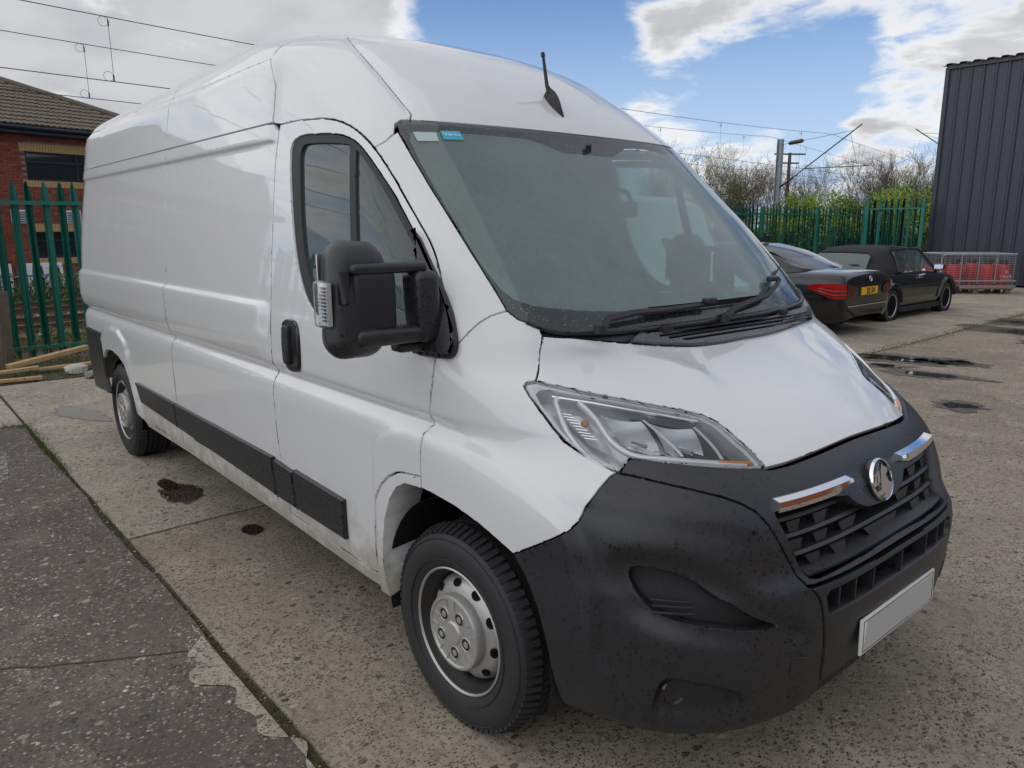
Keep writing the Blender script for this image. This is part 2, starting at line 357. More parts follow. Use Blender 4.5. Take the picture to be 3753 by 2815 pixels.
def fine(lp, d=.009):
    o = []
    for a, b in zip(lp, lp[1:]+lp[:1]):
        n = max(1, math.ceil(math.hypot((b[0]-a[0])*1.2, b[1]-a[1])/d)) if abs(a[0]) < 1.6 or abs(b[0]) < 1.6 else max(1, math.ceil(math.dist(a, b)/.05)); o += [(a[0]+(b[0]-a[0])*i/n, a[1]+(b[1]-a[1])*i/n) for i in range(n)]
    return o
def panel(name, loop, holes, mat, parent, off=0., depth=.022, gap=.0026, step=.045, surf=None, round_=.0013, soft=1):
    """a skin panel cut to a loop of (s, z), following the skin, with returned edges"""
    bm = bmesh.new(); sc = 1.2
    for lp in [fine(loop)]+[fine(h) for h in (holes or [])]:
        vsn = [bm.verts.new((s*sc, z, 0)) for s, z in lp]; [bm.edges.new((a, b)) for a, b in zip(vsn, vsn[1:]+vsn[:1])]
    bmesh.ops.triangle_fill(bm, use_beauty=True, use_dissolve=False, edges=bm.edges[:])
    lo = [min(v.co[i] for v in bm.verts) for i in (0, 1)]; hi = [max(v.co[i] for v in bm.verts) for i in (0, 1)]
    st = step if isinstance(step, tuple) else (step, step)
    for ax in (0, 1):
        k = math.floor(lo[ax]/st[ax])+1
        while k*st[ax] < hi[ax]-1e-4:
            co = [0, 0, 0]; co[ax] = k*st[ax]; no = [0, 0, 0]; no[ax] = 1
            bmesh.ops.bisect_plane(bm, geom=bm.verts[:]+bm.edges[:]+bm.faces[:], dist=2e-4, plane_co=co, plane_no=no); k += 1
    bmesh.ops.dissolve_degenerate(bm, dist=1e-5, edges=bm.edges[:])
    bm.verts.index_update(); V = np.array([v.co[:] for v in bm.verts]); F = [[v.index for v in f.verts] for f in bm.faces]
    bed = []
    for e in bm.edges:
        if len(e.link_faces) == 1:
            f = e.link_faces[0]; a, b = e.verts; i = [v for v in f.verts].index(a); nx = f.verts[(i+1) % len(f.verts)]
            bed.append((a.index, b.index) if nx == b else (b.index, a.index))
    bm.free()
    if surf: P, N = surf(V[:, 0]/sc, V[:, 1], off)
    else:        # relief and normals are relaxed over the mesh, as pressed sheet would be
        E_ = np.array(list({(min(f[i], f[i-1]), max(f[i], f[i-1])) for f in F for i in range(len(f))})); cnt = np.bincount(E_.ravel(), minlength=len(V)).astype(float)
        def relax(A, n):
            for _ in range(n):
                B = np.zeros_like(A); np.add.at(B, E_[:, 0], A[E_[:, 1]]); np.add.at(B, E_[:, 1], A[E_[:, 0]]); A = .4*A+.6*B/(cnt if A.ndim == 1 else cnt[:, None])
            return A
        S_, Z_ = V[:, 0]/sc, V[:, 1]; P0, N0 = full(S_, Z_, 0., True); d_ = relax(disp(P0), (soft+1)//3); P = P0+N0*(d_+off)[:, None]
        N = full(S_, Z_)[1]; N = relax(N, soft); N /= np.maximum(1e-9, np.linalg.norm(N, axis=1))[:, None]
    # orientation: make faces agree with N
    i0 = F[0]; fn = np.cross(P[i0[1]]-P[i0[0]], P[i0[2]]-P[i0[1]]); flip = fn@N[i0[0]] < 0
    if flip: F = [f[::-1] for f in F]; bed = [(b, a) for a, b in bed]
    out = {}
    for a, b in bed:
        e = P[b]-P[a]; l = np.linalg.norm(e)
        if l < 1e-7: continue
        o = np.cross(e/l, N[a])
        for i in (a, b): out[i] = out.get(i, 0)+o*l
    idx = {}; nv = list(P); nn = list(N)
    for i, o in out.items():
        l = np.linalg.norm(o); o = o/max(l, 1e-9); base = P[i]-o*gap; nv[i] = base-o*round_
        idx[i] = (len(nv), len(nv)+1); nv += [base-N[i]*round_, base-N[i]*depth]; nn += [o*.92+N[i]*.4, o]
        nn[i] = N[i]
    for a, b in bed:
        if a in idx and b in idx:
            (a1, a2), (b1, b2) = idx[a], idx[b]; F += [[b, a, a1, b1], [b1, a1, a2, b2]]
    me = bpy.data.meshes.new(name); me.from_pydata([tuple(p) for p in nv], [], F); me.update()
    for p in me.polygons: p.use_smooth = True
    nn = np.array(nn); nn /= np.maximum(1e-9, np.linalg.norm(nn, axis=1))[:, None]
    me.normals_split_custom_set_from_vertices([tuple(n) for n in nn]); me.materials.append(mat); return link(name, me, parent)
def XZ(pts, close=False):   # points (x, z) of the right side, densified, as (s, z)
    o = []; q = list(pts)+([pts[0]] if close else [])
    for a, b in zip(q, q[1:]):
        n = max(1, int(math.hypot(b[0]-a[0], b[1]-a[1])/.025))
        for i in range(n): t = i/n; x = a[0]+(b[0]-a[0])*t; z = a[1]+(b[1]-a[1])*t; o.append((s_at(x, z), z))
    if not close: o.append((s_at(*q[-1]), q[-1][1]))
    return o
def mir(lp): return [(-s, z) for s, z in lp]
def spl(pts, n=4, closed=False):   # Catmull-Rom
    o = []; m = len(pts); P = lambda i: pts[i % m] if closed else pts[min(max(i, 0), m-1)]
    for i in range(m if closed else m-1):
        a, b, c, d = P(i-1), P(i), P(i+1), P(i+2)
        for k in range(n):
            t = k/n; o.append(tuple(.5*((2*b[j])+(-a[j]+c[j])*t+(2*a[j]-5*b[j]+4*c[j]-d[j])*t*t+(-a[j]+3*b[j]-3*c[j]+d[j])*t**3) for j in range(len(b))))
    if not closed: o.append(tuple(pts[-1]))
    return o
def pt(s, z, off=0.): 
    p, n = full(np.array([float(s)]), np.array([float(z)]), off); return Vector(p[0]), Vector(n[0])
def uz(lp, dense=False): # chart polygon from (s, z)
    a = np.array(lp); return [tuple(q) for q in chart(SURF(a[:, 0], a[:, 1]))]

VAN = thing('panel_van', 'white high-roof panel van with grey bumper and silver wheels parked on the concrete', 'van')
# relief of the skin
FR = [(-.262,.60),(-.29,.72)]+[(-.27,.865),(-.235,.919),(-.155,.955),(-.065,.98),(.02,.99)]
fl = XZ([(-.47,.30),(-.44,.60)])+spl([(1.281,.865),(1.233,.919),(1.153,.955),(1.065,.98),(.965,1.0),(.88,.995),(.796,.968),(.756,.917),(.727,.859),(.694,.761),(.680,.66),(.69,.50)], 3)
flp = uz(fl)+[(.16, .30)]
rfl = XZ([(-4.36,.40),(-4.34,.78),(-4.27,.875),(-4.171,.914),(-3.988,.946),(-3.81,.941),(-3.658,.886),(-3.6,.804),(-3.575,.708),(-3.52,.50),(-3.45,.38)])
FEAT += [('area', flp, .016, .035), ('area', uz(rfl), .016, .035)]
crease = spl([(.426,1.302),(.378,1.289),(.322,1.275),(.266,1.26),(.216,1.247),(.16,1.222),(.127,1.205),(.108,1.185),(.100,1.16),(.102,1.138),(.112,1.114),(.125,1.09)], 2)
FEAT += [('ridge', uz(crease), .012, .024)]
ditch = spl([(.507,1.997),(.512,2.102),(.507,2.228),(.485,2.368),(.46,2.43)], 3)
FEAT += [('ridge', uz(ditch), -.013, .016), ('ridge', uz(spl([(.149,2.32),(.158,2.233),(.154,2.156),(.151,2.106)], 2)), .006, .03)]
FEAT += [('ridge', uz(XZ([(-1.412,2.321),(-1.328,2.324),(-1.278,2.323),(-1.208,2.303),(-1.122,2.262),(-1.044,2.22),(-.949,2.165)])), -.005, .012)]
# bumper relief: air intake, lower lamp pocket, upper crease
intake = spl([(.588,.742),(.592,.70),(.578,.655),(.54,.628),(.479,.611),(.437,.602),(.393,.594),(.349,.584),(.29,.574),(.262,.577),(.29,.592),(.345,.628),(.39,.672),(.43,.710),(.48,.735),(.54,.748)], 3, True)
intake_lip = spl([(.618,.772),(.617,.69),(.602,.632),(.555,.598),(.485,.575),(.436,.561),(.391,.551),(.346,.540),(.29,.528),(.22,.522),(.20,.55),(.235,.585),(.30,.645),(.36,.715),(.43,.765),(.53,.785)], 3, True)
fog = spl([(.556,.335),(.552,.39),(.54,.434),(.51,.444),(.469,.436),(.423,.424),(.376,.405),(.335,.375),(.345,.318),(.402,.312),(.461,.315),(.52,.322)], 3, True)
FEAT += [('area', uz(intake_lip), -.024, .05), ('area', uz(fog), -.034, .030)]
FEAT += [('area', uz([(.70,.895),(.60,.905),(.534,.893),(.433,.872),(.34,.85),(.28,.82),(.25,.74),(.235,.60),(.215,.50),(.20,.30),(.62,.30),(.70,.60)]), -.009, .030)]
FEAT += [('ridge', uz(spl([(.745,.897),(.727,.859),(.700,.80),(.68,.73),(.665,.66),(.655,.60)], 2)), .010, .02)]

# outlines, measured on the right side
HL_TOP = [(.208,.966),(.213,.99),(.217,1.03),(.212,1.07),(.222,1.09),(.253,1.106),(.298,1.123),(.344,1.14),(.395,1.155),(.448,1.171),(.507,1.185),(.532,1.192)]
HL_END = [(.573,1.189),(.598,1.180),(.615,1.157),(.623,1.12),(.625,1.081),(.622,1.044),(.609,1.027),(.594,1.012),(.562,.989),(.541,.978)]
HL_BOT = [(.528,.984),(.511,1.0),(.492,1.010),(.448,1.003),(.394,.995),(.337,.985),(.281,.976),(.240,.969)]
B_SEAM = [(.541,.978),(.559,.969),(.601,.939),(.654,.895),(.684,.858),(.709,.831),(.724,.819),(.769,.786),(.814,.748),(.84,.724)]
ARCH = [(.299,.723),(.254,.744),(.21,.761),(.164,.777),(.111,.789),(.055,.8),(-.051,.809),(-.122,.811)]
DFRONT = [(-.119,.853),(-.122,.877),(-.118,.94),(-.117,.987),(-.106,1.015),(-.096,1.06),(-.081,1.106),(-.069,1.205),(-.062,1.242)]
BTOP = [(.533,.976),(.494,.968),(.442,.954),(.392,.94),(.338,.922),(.300,.903),(.269,.88),(.245,.846),(.231,.811),(.222,.776),(.216,.739),(.213,.705),(.204,.682)]
CPL = [(.195,.670),(.182,.637),(.168,.575),(.15,.486),(.14,.36)]
DTOP = [(-1.287,2.042),(-1.125,2.041),(-.912,2.028),(-.784,2.008),(-.699,1.98),(-.629,1.944),(-.559,1.896),(-.474,1.826),(-.42,1.778),(-.365,1.73),(-.311,1.682),(-.259,1.635),(-.203,1.584),(-.157,1.534),(-.126,1.49),(-.098,1.447)]
DREAR = [(-1.218,.388),(-1.25,.55),(-1.268,.8),(-1.268,1.0),(-1.262,1.3),(-1.272,1.64),(-1.296,1.85),(-1.305,1.98),(-1.287,2.042)]
DARCH = [(-.119,.847),(-.217,.838),(-.263,.83),(-.326,.8),(-.38,.754),(-.429,.679),(-.459,.596),(-.47,.541),(-.477,.451),(-.474,.376)]
WIN = spl([(-.06,1.405),(-.03,1.33),(-.07,1.288),(-.3,1.285),(-.6,1.285),(-.79,1.287),(-.86,1.308),(-.928,1.351),(-.984,1.417),(-1.037,1.511),(-1.084,1.638),(-1.129,1.78),(-1.155,1.875),(-1.163,1.935),(-1.135,1.968),(-1.04,1.978),(-.86,1.966),(-.744,1.950),(-.654,1.922),(-.587,1.881),(-.504,1.818),(-.383,1.72),(-.259,1.606),(-.163,1.514),(-.097,1.444)], 2, True)
GLS = spl([(-.10,1.40),(-.085,1.345),(-.12,1.315),(-.35,1.312),(-.6,1.312),(-.76,1.318),(-.838,1.351),(-.898,1.403),(-.953,1.482),(-.994,1.575),(-1.033,1.701),(-1.065,1.827),(-1.082,1.897),(-1.072,1.931),(-1.032,1.944),(-.853,1.932),(-.70,1.915),(-.634,1.888),(-.541,1.825),(-.433,1.737),(-.325,1.642),(-.22,1.545),(-.14,1.462)], 2, True)
WS_SIDE = [(.544,1.378),(.554,1.426),(.563,1.475),(.57,1.525),(.577,1.575),(.584,1.627),(.590,1.681),(.596,1.736),(.603,1.807),(.612,1.881),(.618,1.95),(.605,1.978),(.58,1.989),(.54,1.994)]
WS_BOT = [(.544,1.378),(.518,1.354),(.455,1.331),(.387,1.318),(.312,1.312),(.2,1.306),(.1,1.303),(0,1.302)]
BON_REAR = [(.444,1.306),(.348,1.294),(.253,1.279),(.159,1.262),(.099,1.248),(.054,1.235),(.02,1.224),(0,1.220)]
BON_FRONT = [(0,.977),(.034,.975),(.094,.971),(.157,.967),(.200,.967)]
GUT = 2.32
def smooth_line(pts, passes=4, d=.03):
    o = []
    for a, b in zip(pts, pts[1:]):
        n = max(1, round(math.dist(a, b)/d)); o += [(a[0]+(b[0]-a[0])*i/n, a[1]+(b[1]-a[1])*i/n) for i in range(n)]
    o.append(pts[-1])
    for _ in range(passes): o = [o[0]]+[((a[0]+2*b[0]+c[0])/4, (a[1]+2*b[1]+c[1])/4) for a, b, c in zip(o, o[1:], o[2:])]+[o[-1]]
    return o
DTOP = smooth_line(DTOP); DREAR = smooth_line(DREAR); DFRONT = smooth_line(DFRONT, 5); DARCH = smooth_line(DARCH, 3)
sign = {1: lambda l: l, -1: mir}
door = XZ([(-.474,.376),(-.53,.368)]+DREAR)[:-1]+XZ(DTOP)+XZ([(-.098,1.447),(-.04,1.36),(-.062,1.242)])[1:-1]+XZ(DFRONT[::-1])[:-1]+XZ(DARCH)[:-1]
fender = XZ(ARCH[::-1])[::1]
FSEAM = smooth_line([(.776,1.29),(.722,1.321),(.677,1.343),(.636,1.359),(.591,1.371),(.544,1.378)], 3, .02)
BGAP = smooth_line([(.444,1.306),(.4475,1.285),(.449,1.262),(.453,1.243),(.463,1.226),(.484,1.213),(.508,1.203),(.532,1.192)], 2, .012)
fender = XZ([(-.119,.811)]+DFRONT)+FSEAM+WS_BOT[1:3]+BGAP+HL_END+B_SEAM[1:]+XZ(ARCH)[1:-1]
KD = min(range(len(DTOP)), key=lambda i: math.dist(DTOP[i], (-.559, 1.896)))
apillar = XZ(DTOP[KD:])+XZ([(-.098,1.447),(-.04,1.36),(-.062,1.242)])[1:]+FSEAM[:-1]+WS_SIDE[:11]+[(.625,1.951),(.68,1.93),(.719,1.914)]
KD = min(range(len(DTOP)), key=lambda i: math.dist(DTOP[i], (-.559, 1.896)))
cab_quarter = XZ([(-1.412,2.44),(-1.412,GUT),(-1.338,2.2),(-1.34,2.05)])+XZ(DTOP[:KD+1])+[(.719,1.914),(.68,1.93),(.642,1.945),(.607,1.985),(.575,1.997),(.53,2.0)]+ditch[1:]
def rear_arch_pts(): return [(-3.565,.40),(-3.585,.50),(-3.613,.595),(-3.645,.654),(-3.708,.718),(-3.821,.757),(-3.984,.779),(-4.135,.772),(-4.223,.738),(-4.27,.69)]
lower_rear = XZ([(-2.662,.372),(-2.67,.62),(-2.665,.8),(-2.655,1.02),(-2.65,1.18),(-2.688,1.31),(-2.712,1.6),(-2.75,1.9),(-2.778,2.05),(-4.93,2.05),(-4.93,1.3),(-4.93,.873),(-4.29,.868),(-4.275,.80),(-4.27,.69)]+rear_arch_pts()[::-1][1:]+[(-3.50,.385)], True)
lower_mid = XZ([(-1.224,.37)]+DREAR[1:-1]+[(-1.335,2.05),(-2.778,2.05),(-2.75,1.9),(-2.712,1.6),(-2.688,1.31),(-2.65,1.18),(-2.655,1.02),(-2.665,.8),(-2.67,.62),(-2.662,.372)], True)
upper_mid = XZ([(-1.34,2.05),(-1.338,2.2),(-1.412,GUT),(-2.765,GUT),(-2.775,2.2),(-2.778,2.05)], True)
upper_rear = XZ([(-2.778,2.05),(-2.775,2.2),(-2.765,GUT),(-4.91,GUT),(-4.93,2.05)], True)
bumper_rear = XZ([(-4.29,.868),(-4.93,.873),(-4.98,.873),(-4.98,.40),(-4.6,.40),(-4.23,.43),(-4.275,.55),(-4.285,.70),(-4.275,.80)], True)
sill = XZ([(-.478,.372),(-.53,.364),(-1.218,.383),(-2.6,.382),(-3.48,.388),(-3.42,.335),(-2.6,.345),(-1.4,.335),(-.6,.312),(-.46,.315)], True)
arch_flange = XZ([(-.122,.845),(-.217,.834),(-.263,.826),(-.322,.796),(-.376,.75),(-.425,.675),(-.455,.594),(-.466,.541),(-.473,.451),(-.472,.372),(-.46,.315),(-.39,.318),(-.404,.417),(-.398,.478),(-.388,.538),(-.364,.631),(-.322,.715),(-.275,.770),(-.218,.799),(-.122,.809)], True)
bump_arch = XZ([(.299,.723),(.343,.667),(.364,.628),(.384,.588),(.397,.546),(.41,.503),(.419,.455),(.426,.405),(.439,.339),(.452,.295)])
s_b = bump_arch[-1][0]
bumper_half = BTOP+CPL+[(.14,.33),(.16,.30),(.22,.272),(.32,.256),(.45,.252),(.56,.256),(.66,.268),(.72,.280)]+bump_arch[::-1]+B_SEAM[::-1][1:]
for sg in (1, -1):
    q = sign[sg]
    panel('fender', q(fender), [], M['white'], VAN, step=.022, soft=4)
    panel('side_panel', q(lower_mid), [], M['white'], VAN, step=(.09, .0115), gap=.0042)
    panel('side_panel', q(lower_rear), [], M['white'], VAN, step=(.05, .0115), gap=.0042)
    panel('upper_panel', q(upper_mid), [], M['white'], VAN, step=(.12, .04), gap=.0042); panel('upper_panel', q(upper_rear), [], M['white'], VAN, step=(.08, .04), gap=.0042)
    panel('sill', q(sill), [], M['white'], VAN, step=.08, depth=.05)
    panel('wheel_arch', q(arch_flange), [], M['white'], VAN, depth=.14, step=.03)
    panel('windscreen_pillar', q(apillar), [], M['white'], VAN, step=.03)
    panel('cab_panel', q(cab_quarter), [], M['white'], VAN, step=.018)
    panel('bumper_corner', q(bumper_rear), [], M['black_plastic'], VAN, off=.006, step=.05)
    d = panel('front_door', q(door), [q(XZ(WIN, True))], M['white'], VAN, step=(.03, .0125), depth=.03, gap=.0036)
    w = panel('door_window_frame', q(XZ(WIN, True)), [q(XZ(GLS, True))], M['black_matt'], d, off=-.006, step=.04, depth=.03, gap=.001)
    panel('door_glass', q(XZ(GLS, True)), [], M['glass_side'], d, off=-.016, step=.08, depth=.004, gap=0)
    bar = XZ([(-.695,1.925),(-.650,1.913),(-.520,1.30),(-.565,1.30)], True); panel('window_divider', q(bar), [], M['black_matt'], d, off=-.008, step=.1, depth=.01, gap=0)
    hd = spl([(-1.128,1.22),(-1.112,1.258),(-1.03,1.265),(-.992,1.235),(-.982,1.15),(-.99,1.075),(-1.035,1.052),(-1.10,1.06),(-1.122,1.12)], 3, True)
    panel('door_handle', q(XZ(hd, True)), [], M['black_gloss'], d, off=.012, step=.04, depth=.02, gap=0, round_=.006)
    panel('door_handle', q(XZ(spl([(-1.10,1.225),(-1.075,1.238),(-1.055,1.225),(-1.055,1.10),(-1.075,1.082),(-1.10,1.10)], 3, True), True)), [], M['black_plastic'], d, off=.028, step=.04, depth=.016, gap=0, round_=.006)
    for a, b, ta, tb in ((-3.473, -2.676, .508, .488), (-2.668, -1.315, .488, .449), (-1.305, -1.115, .447, .446), (-1.105, -.672, .446, .444)):
        lp = [(a if a > -3.4 else a, .632 if a < -1.31 else .625), (b, .631 if b < -1.3 else .612), (b-.012 if b > -.7 else b, tb), (a+.075 if a < -3.4 else a, ta)]
        panel('rub_strip', q(XZ(lp, True)), [], M['black_plastic'], VAN, off=.020, step=.06, depth=.022, gap=.001, round_=.007)
# front panels across the centre line
def both(half):   # half outline from the centre line outwards and back; closed by its mirror image
    m = [(-s, z) for s, z in half[::-1] if abs(s) > 1e-6]; return half+m
bonnet_half = BON_FRONT[:-1]+HL_TOP+BGAP[::-1][1:]+BON_REAR[1:]
panel('bonnet', both(bonnet_half), [], M['white'], VAN, step=(.016, .009), gap=.003)
ws_half = WS_BOT[::-1]+WS_SIDE[1:]+[(.467,1.994),(.384,1.993),(.307,1.993),(.217,1.993),(.135,1.993),(0,1.994)]
CLEAR = [(0,1.352),(.143,1.357),(.266,1.368),(.36,1.380),(.44,1.392),(.50,1.412),(.532,1.445),(.548,1.488),(.560,1.54),(.567,1.60),(.572,1.67),(.576,1.74),(.580,1.81),(.582,1.87),(.578,1.925),(.56,1.955),(.52,1.963),(.42,1.963),(.3,1.963),(.17,1.962),(.115,1.960),(.072,1.94),(.040,1.915),(0,1.912)]
wsp = panel('windscreen', both(ws_half), [], M['glass_front'], VAN, step=.035, depth=.004, gap=.003)
panel('windscreen_mist', both(CLEAR), [], M['mist'], wsp, off=-.0065, step=.05, depth=.001, gap=0)
panel('windscreen_border', both(ws_half), [both(CLEAR)], M['frit'], wsp, off=-.0045, step=.035, depth=.002, gap=.003)
cab_roof = [(0,1.997),(.135,1.996),(.307,1.996),(.467,1.997),(.53,2.0)]+ditch[1:]+[(s_at(-1.42,2.44),2.44),(.36,2.474),(.25,2.486),(.12,2.492),(0,2.494)]
panel('cab_roof', both(cab_roof), [], M['white'], VAN, step=.018)
for q in sign.values():
    fb = panel('front_bumper', q(bumper_half), [q(intake)], M['black_plastic'], VAN, step=.014, depth=.045, soft=4)
    panel('air_intake', q(intake), [], M['black_matt'], fb, off=-.042, depth=.002, step=.04, gap=-.004)
GO = [(0,.700),(.10,.694),(.170,.690),(.190,.696),(.197,.72),(.198,.76),(.205,.81),(.224,.868),(.20,.872),(.122,.868),(.076,.862),(.045,.85),(.03,.82),(.016,.80),(0,.792)]
surround = [(0,.682),(.1,.680),(.19,.679),(.204,.682)]+BTOP[::-1][1:]+HL_BOT+[(.205,.960)]+[(.157,.960),(.094,.964),(.034,.968),(0,.970)]
panel('grille_surround', both(surround), [both(GO)], M['black_plastic'], VAN, off=.002, step=(.03, .012), depth=.05)
SLOT = [(0,.592),(.08,.592),(.150,.588),(.160,.60),(.166,.64),(.156,.652),(.044,.656),(0,.657)]
panel('bumper_centre', both([(0,.372),(.07,.372),(.14,.36)]+CPL[::-1][1:]+[(.190,.674),(.1,.674),(0,.676)]), [both(SLOT)], M['black_plastic'], VAN, off=.004, step=.025, depth=.05)
# ------------------------------------------------------------------ roof, rear and inner structure of the van
def yw(x, z):      # half width of the skin at (x, z)
    xf, x0, n, m, w = (ev(A, z) for A in (A_XF, A_X0, A_N, A_M, A_W)); t = np.clip((x-x0)/np.maximum(1e-6, xf-x0), 0, 1)
    return np.where(x <= x0, side_w(x, z), w*(1-t**n)**(1/m))
def roof_surf(a, b, off=0.):
    x = np.asarray(b, float); f = np.asarray(a, float); ye = yw(x, np.full_like(x, GUT)); y = np.maximum(2e-3, np.abs(ye*np.sin(np.clip(f, -1, 1)*math.pi/2))); lo = np.full_like(x, GUT); hi = np.full_like(x, 2.566)
    for _ in range(40):
        m = (lo+hi)/2; k = (yw(x, m) >= y) & (m < 2.566-.021*np.maximum(0, -x-1.7)); lo = np.where(k, m, lo); hi = np.where(k, hi, m)
    return np.stack([x, np.sign(f)*y*(np.abs(f) > 1e-3), lo], -1)
def roof_full(a, b, off=0.):
    e = 2e-3; n = np.cross(roof_surf(a, b+e)-roof_surf(a, b-e), roof_surf(a+e, b)-roof_surf(a-e, b)); n /= np.maximum(1e-9, np.linalg.norm(n, axis=1))[:, None]
    n *= np.sign(n[:, 2:3]+.3); return roof_surf(a, b)+n*off, n
for x0, x1 in ((-1.418, -2.757), (-2.767, -4.93)):
    lp = [(-.985, x0), (-.5, x0), (0, x0), (.5, x0), (.985, x0), (.985, x1), (0, x1), (-.985, x1)]
    panel('roof', lp, [], M['white'], VAN, surf=roof_full, step=(.06, .12), gap=.003)
def rear_end():
    bm = bmesh.new(); zs = [.42, .6, .9, 1.2, 1.5, 1.8, 2.05, 2.2, 2.3, 2.38, 2.43, 2.46]; prev = None
    for z in zs:
        y = float(yw(np.array([-4.98]), np.array([z]))[0])-.01; xr = -4.985+.02*max(0, z-1.3)
        row = [bm.verts.new((xr+.06*abs(t)**6, y*t, z)) for t in (-1, -.97, -.8, -.4, 0, .4, .8, .97, 1)]
        if prev: [bm.faces.new((prev[i], prev[i+1], row[i+1], row[i])) for i in range(8)]
        prev = row
    obj('rear_door', bm, M['white'], VAN, 60)
rear_end()
panel('headliner', both([(0,2.01),(.3,2.01),(.46,2.01),(.47,2.2),(.44,2.38),(.2,2.40),(0,2.40)]), [], M['dash'], VAN, off=-.035, depth=.002, step=.06, gap=0)
for q in sign.values(): panel('seam_backing', q(XZ([(-1.245,.86),(-3.4,.86),(-3.55,.97),(-4.3,.97),(-4.88,.95),(-4.88,2.29),(-1.40,2.29),(-1.33,2.15),(-1.335,2.0),(-1.285,1.7)], True)), [], M['black_matt'], VAN, off=-.036, depth=.002, step=(.2, .05), gap=0)  # dark sheet added behind the panels so their gaps read as shade
# dark inside: engine bay, load bay bulkhead, floor, wheel boxes
bm = bmesh.new(); box(bm, (.15, 0, .62), (.9, 1.3, .60)); box(bm, (-2.3, 0, .45), (5.2, 1.5, .16)); box(bm, (.05, 0, .98), (.5, 1.35, .30)); box(bm, (.74, 0, .66), (.10, .80, .28)); box(bm, (.80, 0, .42), (.16, 1.0, .16))
obj('underbody', bm, M['void'], VAN)
bm = bmesh.new(); box(bm, (-1.42, 0, 1.35), (.04, 1.72, 1.75)); obj('bulkhead', bm, M['dash'], VAN)
bm = bmesh.new(); box(bm, (-.5, 0, .78), (1.6, 1.70, .05)); obj('cab_floor', bm, M['dash'], VAN)
def liner(cx, sg, w=.36, r=.425):
    bm = bmesh.new(); y1 = -.985*sg; y0 = y1+w*sg
    prof = [(r, y1), (r+.005, (y1+y0)/2), (r, y0)]
    lathe(bm, prof, 'y', 28, (cx, 0, .36), R(-14), R(194)); box(bm, (cx, y0, .5), (.86, .01, .7)); obj('wheel_liner', bm, M['black_matt'] if cx > -1 else M['void'], VAN, 40)
for sg in (1, -1): liner(.005, sg); liner(-3.945, sg, .34, .36)
# cab interior seen through the glass
bm = bmesh.new(); dp = [(.10, 1.24), (.02, 1.30), (-.12, 1.315), (-.30, 1.29), (-.38, 1.20), (-.40, .95), (-.2, .85), (.1, .9)]
prism(bm, dp, 'y', -.80, .80); bmesh.ops.bevel(bm, geom=[e for e in bm.edges if e.calc_length() > 1], offset=.03, segments=3, affect='EDGES'); obj('dashboard', bm, M['dash'], VAN, 40)
bm = bmesh.new(); prism(bm, [(-.12, 1.30), (-.18, 1.40), (-.30, 1.40), (-.36, 1.28)], 'y', -.62, -.20); obj('instrument_hood', bm, M['dash'], VAN, 30)
bm = bmesh.new(); c = Vector((-.46, -.40, 1.33)); ax = Matrix.Rotation(R(58), 3, 'Y')
tube(bm, [c+ax @ Vector((.20*math.cos(t), .20*math.sin(t), 0)) for t in np.linspace(0, 2*math.pi, 28, endpoint=False)], .016, 8, closed=True)
for t in (0.3, 2.8, 4.7): tube(bm, [c, c+ax @ Vector((.19*math.cos(t), .19*math.sin(t), 0))], .02, 6)
obj('steering_wheel', bm, M['black_matt'], VAN, 60)
def seat(y, w):
    bm = bmesh.new(); box(bm, (-.95, y, 1.0), (.5, w, .16), bev=.05); box(bm, (-1.17, y, 1.35), (.14, w, .66), Matrix.Rotation(R(-10), 4, 'Y'), bev=.05); o = obj('seat', bm, M['fabric'], VAN, 40)
    n = 1 if w < .6 else 2
    for i in range(n):
        bm = bmesh.new(); box(bm, (-1.24, y+(i-(n-1)/2)*.42, 1.76), (.10, .26, .18), bev=.04); obj('headrest', bm, M['fabric'], o, 40)
seat(-.45, .50); seat(.36, .90)
ws_in = VAN
p, n = pt(-.02, 1.937, -.012)
bm = bmesh.new(); 
panel('mirror_pad', [(.030,1.968),(-.030,1.962),(-.024,1.915),(.006,1.910),(.022,1.930)], [], M['frit'], wsp, off=-.006, depth=.002, gap=0, step=.1)
bm.free(); bm = bmesh.new(); box(bm, (-.42, .02, 1.86), (.05, .26, .09), bev=.02); tube(bm, [(-.42, .02, 1.88), (-.40, .0, 1.95)], .012); obj('rear_view_mirror', bm, M['black_matt'], VAN, 40)
panel('permit_sticker', [(.547,1.953),(.443,1.955),(.452,1.921),(.547,1.919)], [], M['pale_sticker'], wsp, off=.0006, depth=.001, gap=0, step=.1)
st = panel('teal_sticker', [(.425,1.962),(.345,1.965),(.345,1.931),(.427,1.929)], [], M['teal'], wsp, off=.0006, depth=.001, gap=0, step=.1)
a, nn_ = pt(.425, 1.947, .0015); b, _ = pt(.345, 1.947, .0015); c, _ = pt(.385, 1.948, .0018); u, _ = pt(.385, 1.965, .001)
text_mesh('Vertu', .028, .0004, M['plate_white'], st, axes(c, b-a, u-c), 'sticker_lettering')
p, n = pt(-.011, 1.561, -.012); bm = bmesh.new(); t1 = n.cross(Vector((0, 1, 0))).normalized(); t2 = n.cross(t1)
rg = [[bm.verts.new(p+(t1*math.cos(a)+t2*math.sin(a))*r) for a in np.linspace(0, 2*math.pi, 32, endpoint=False)] for r in (.026, .045)]
for k in range(32): bm.faces.new((rg[0][k], rg[0][(k+1) % 32], rg[1][(k+1) % 32], rg[1][k]))
obj('sticker_ring', bm, M['black_matt'], wsp)

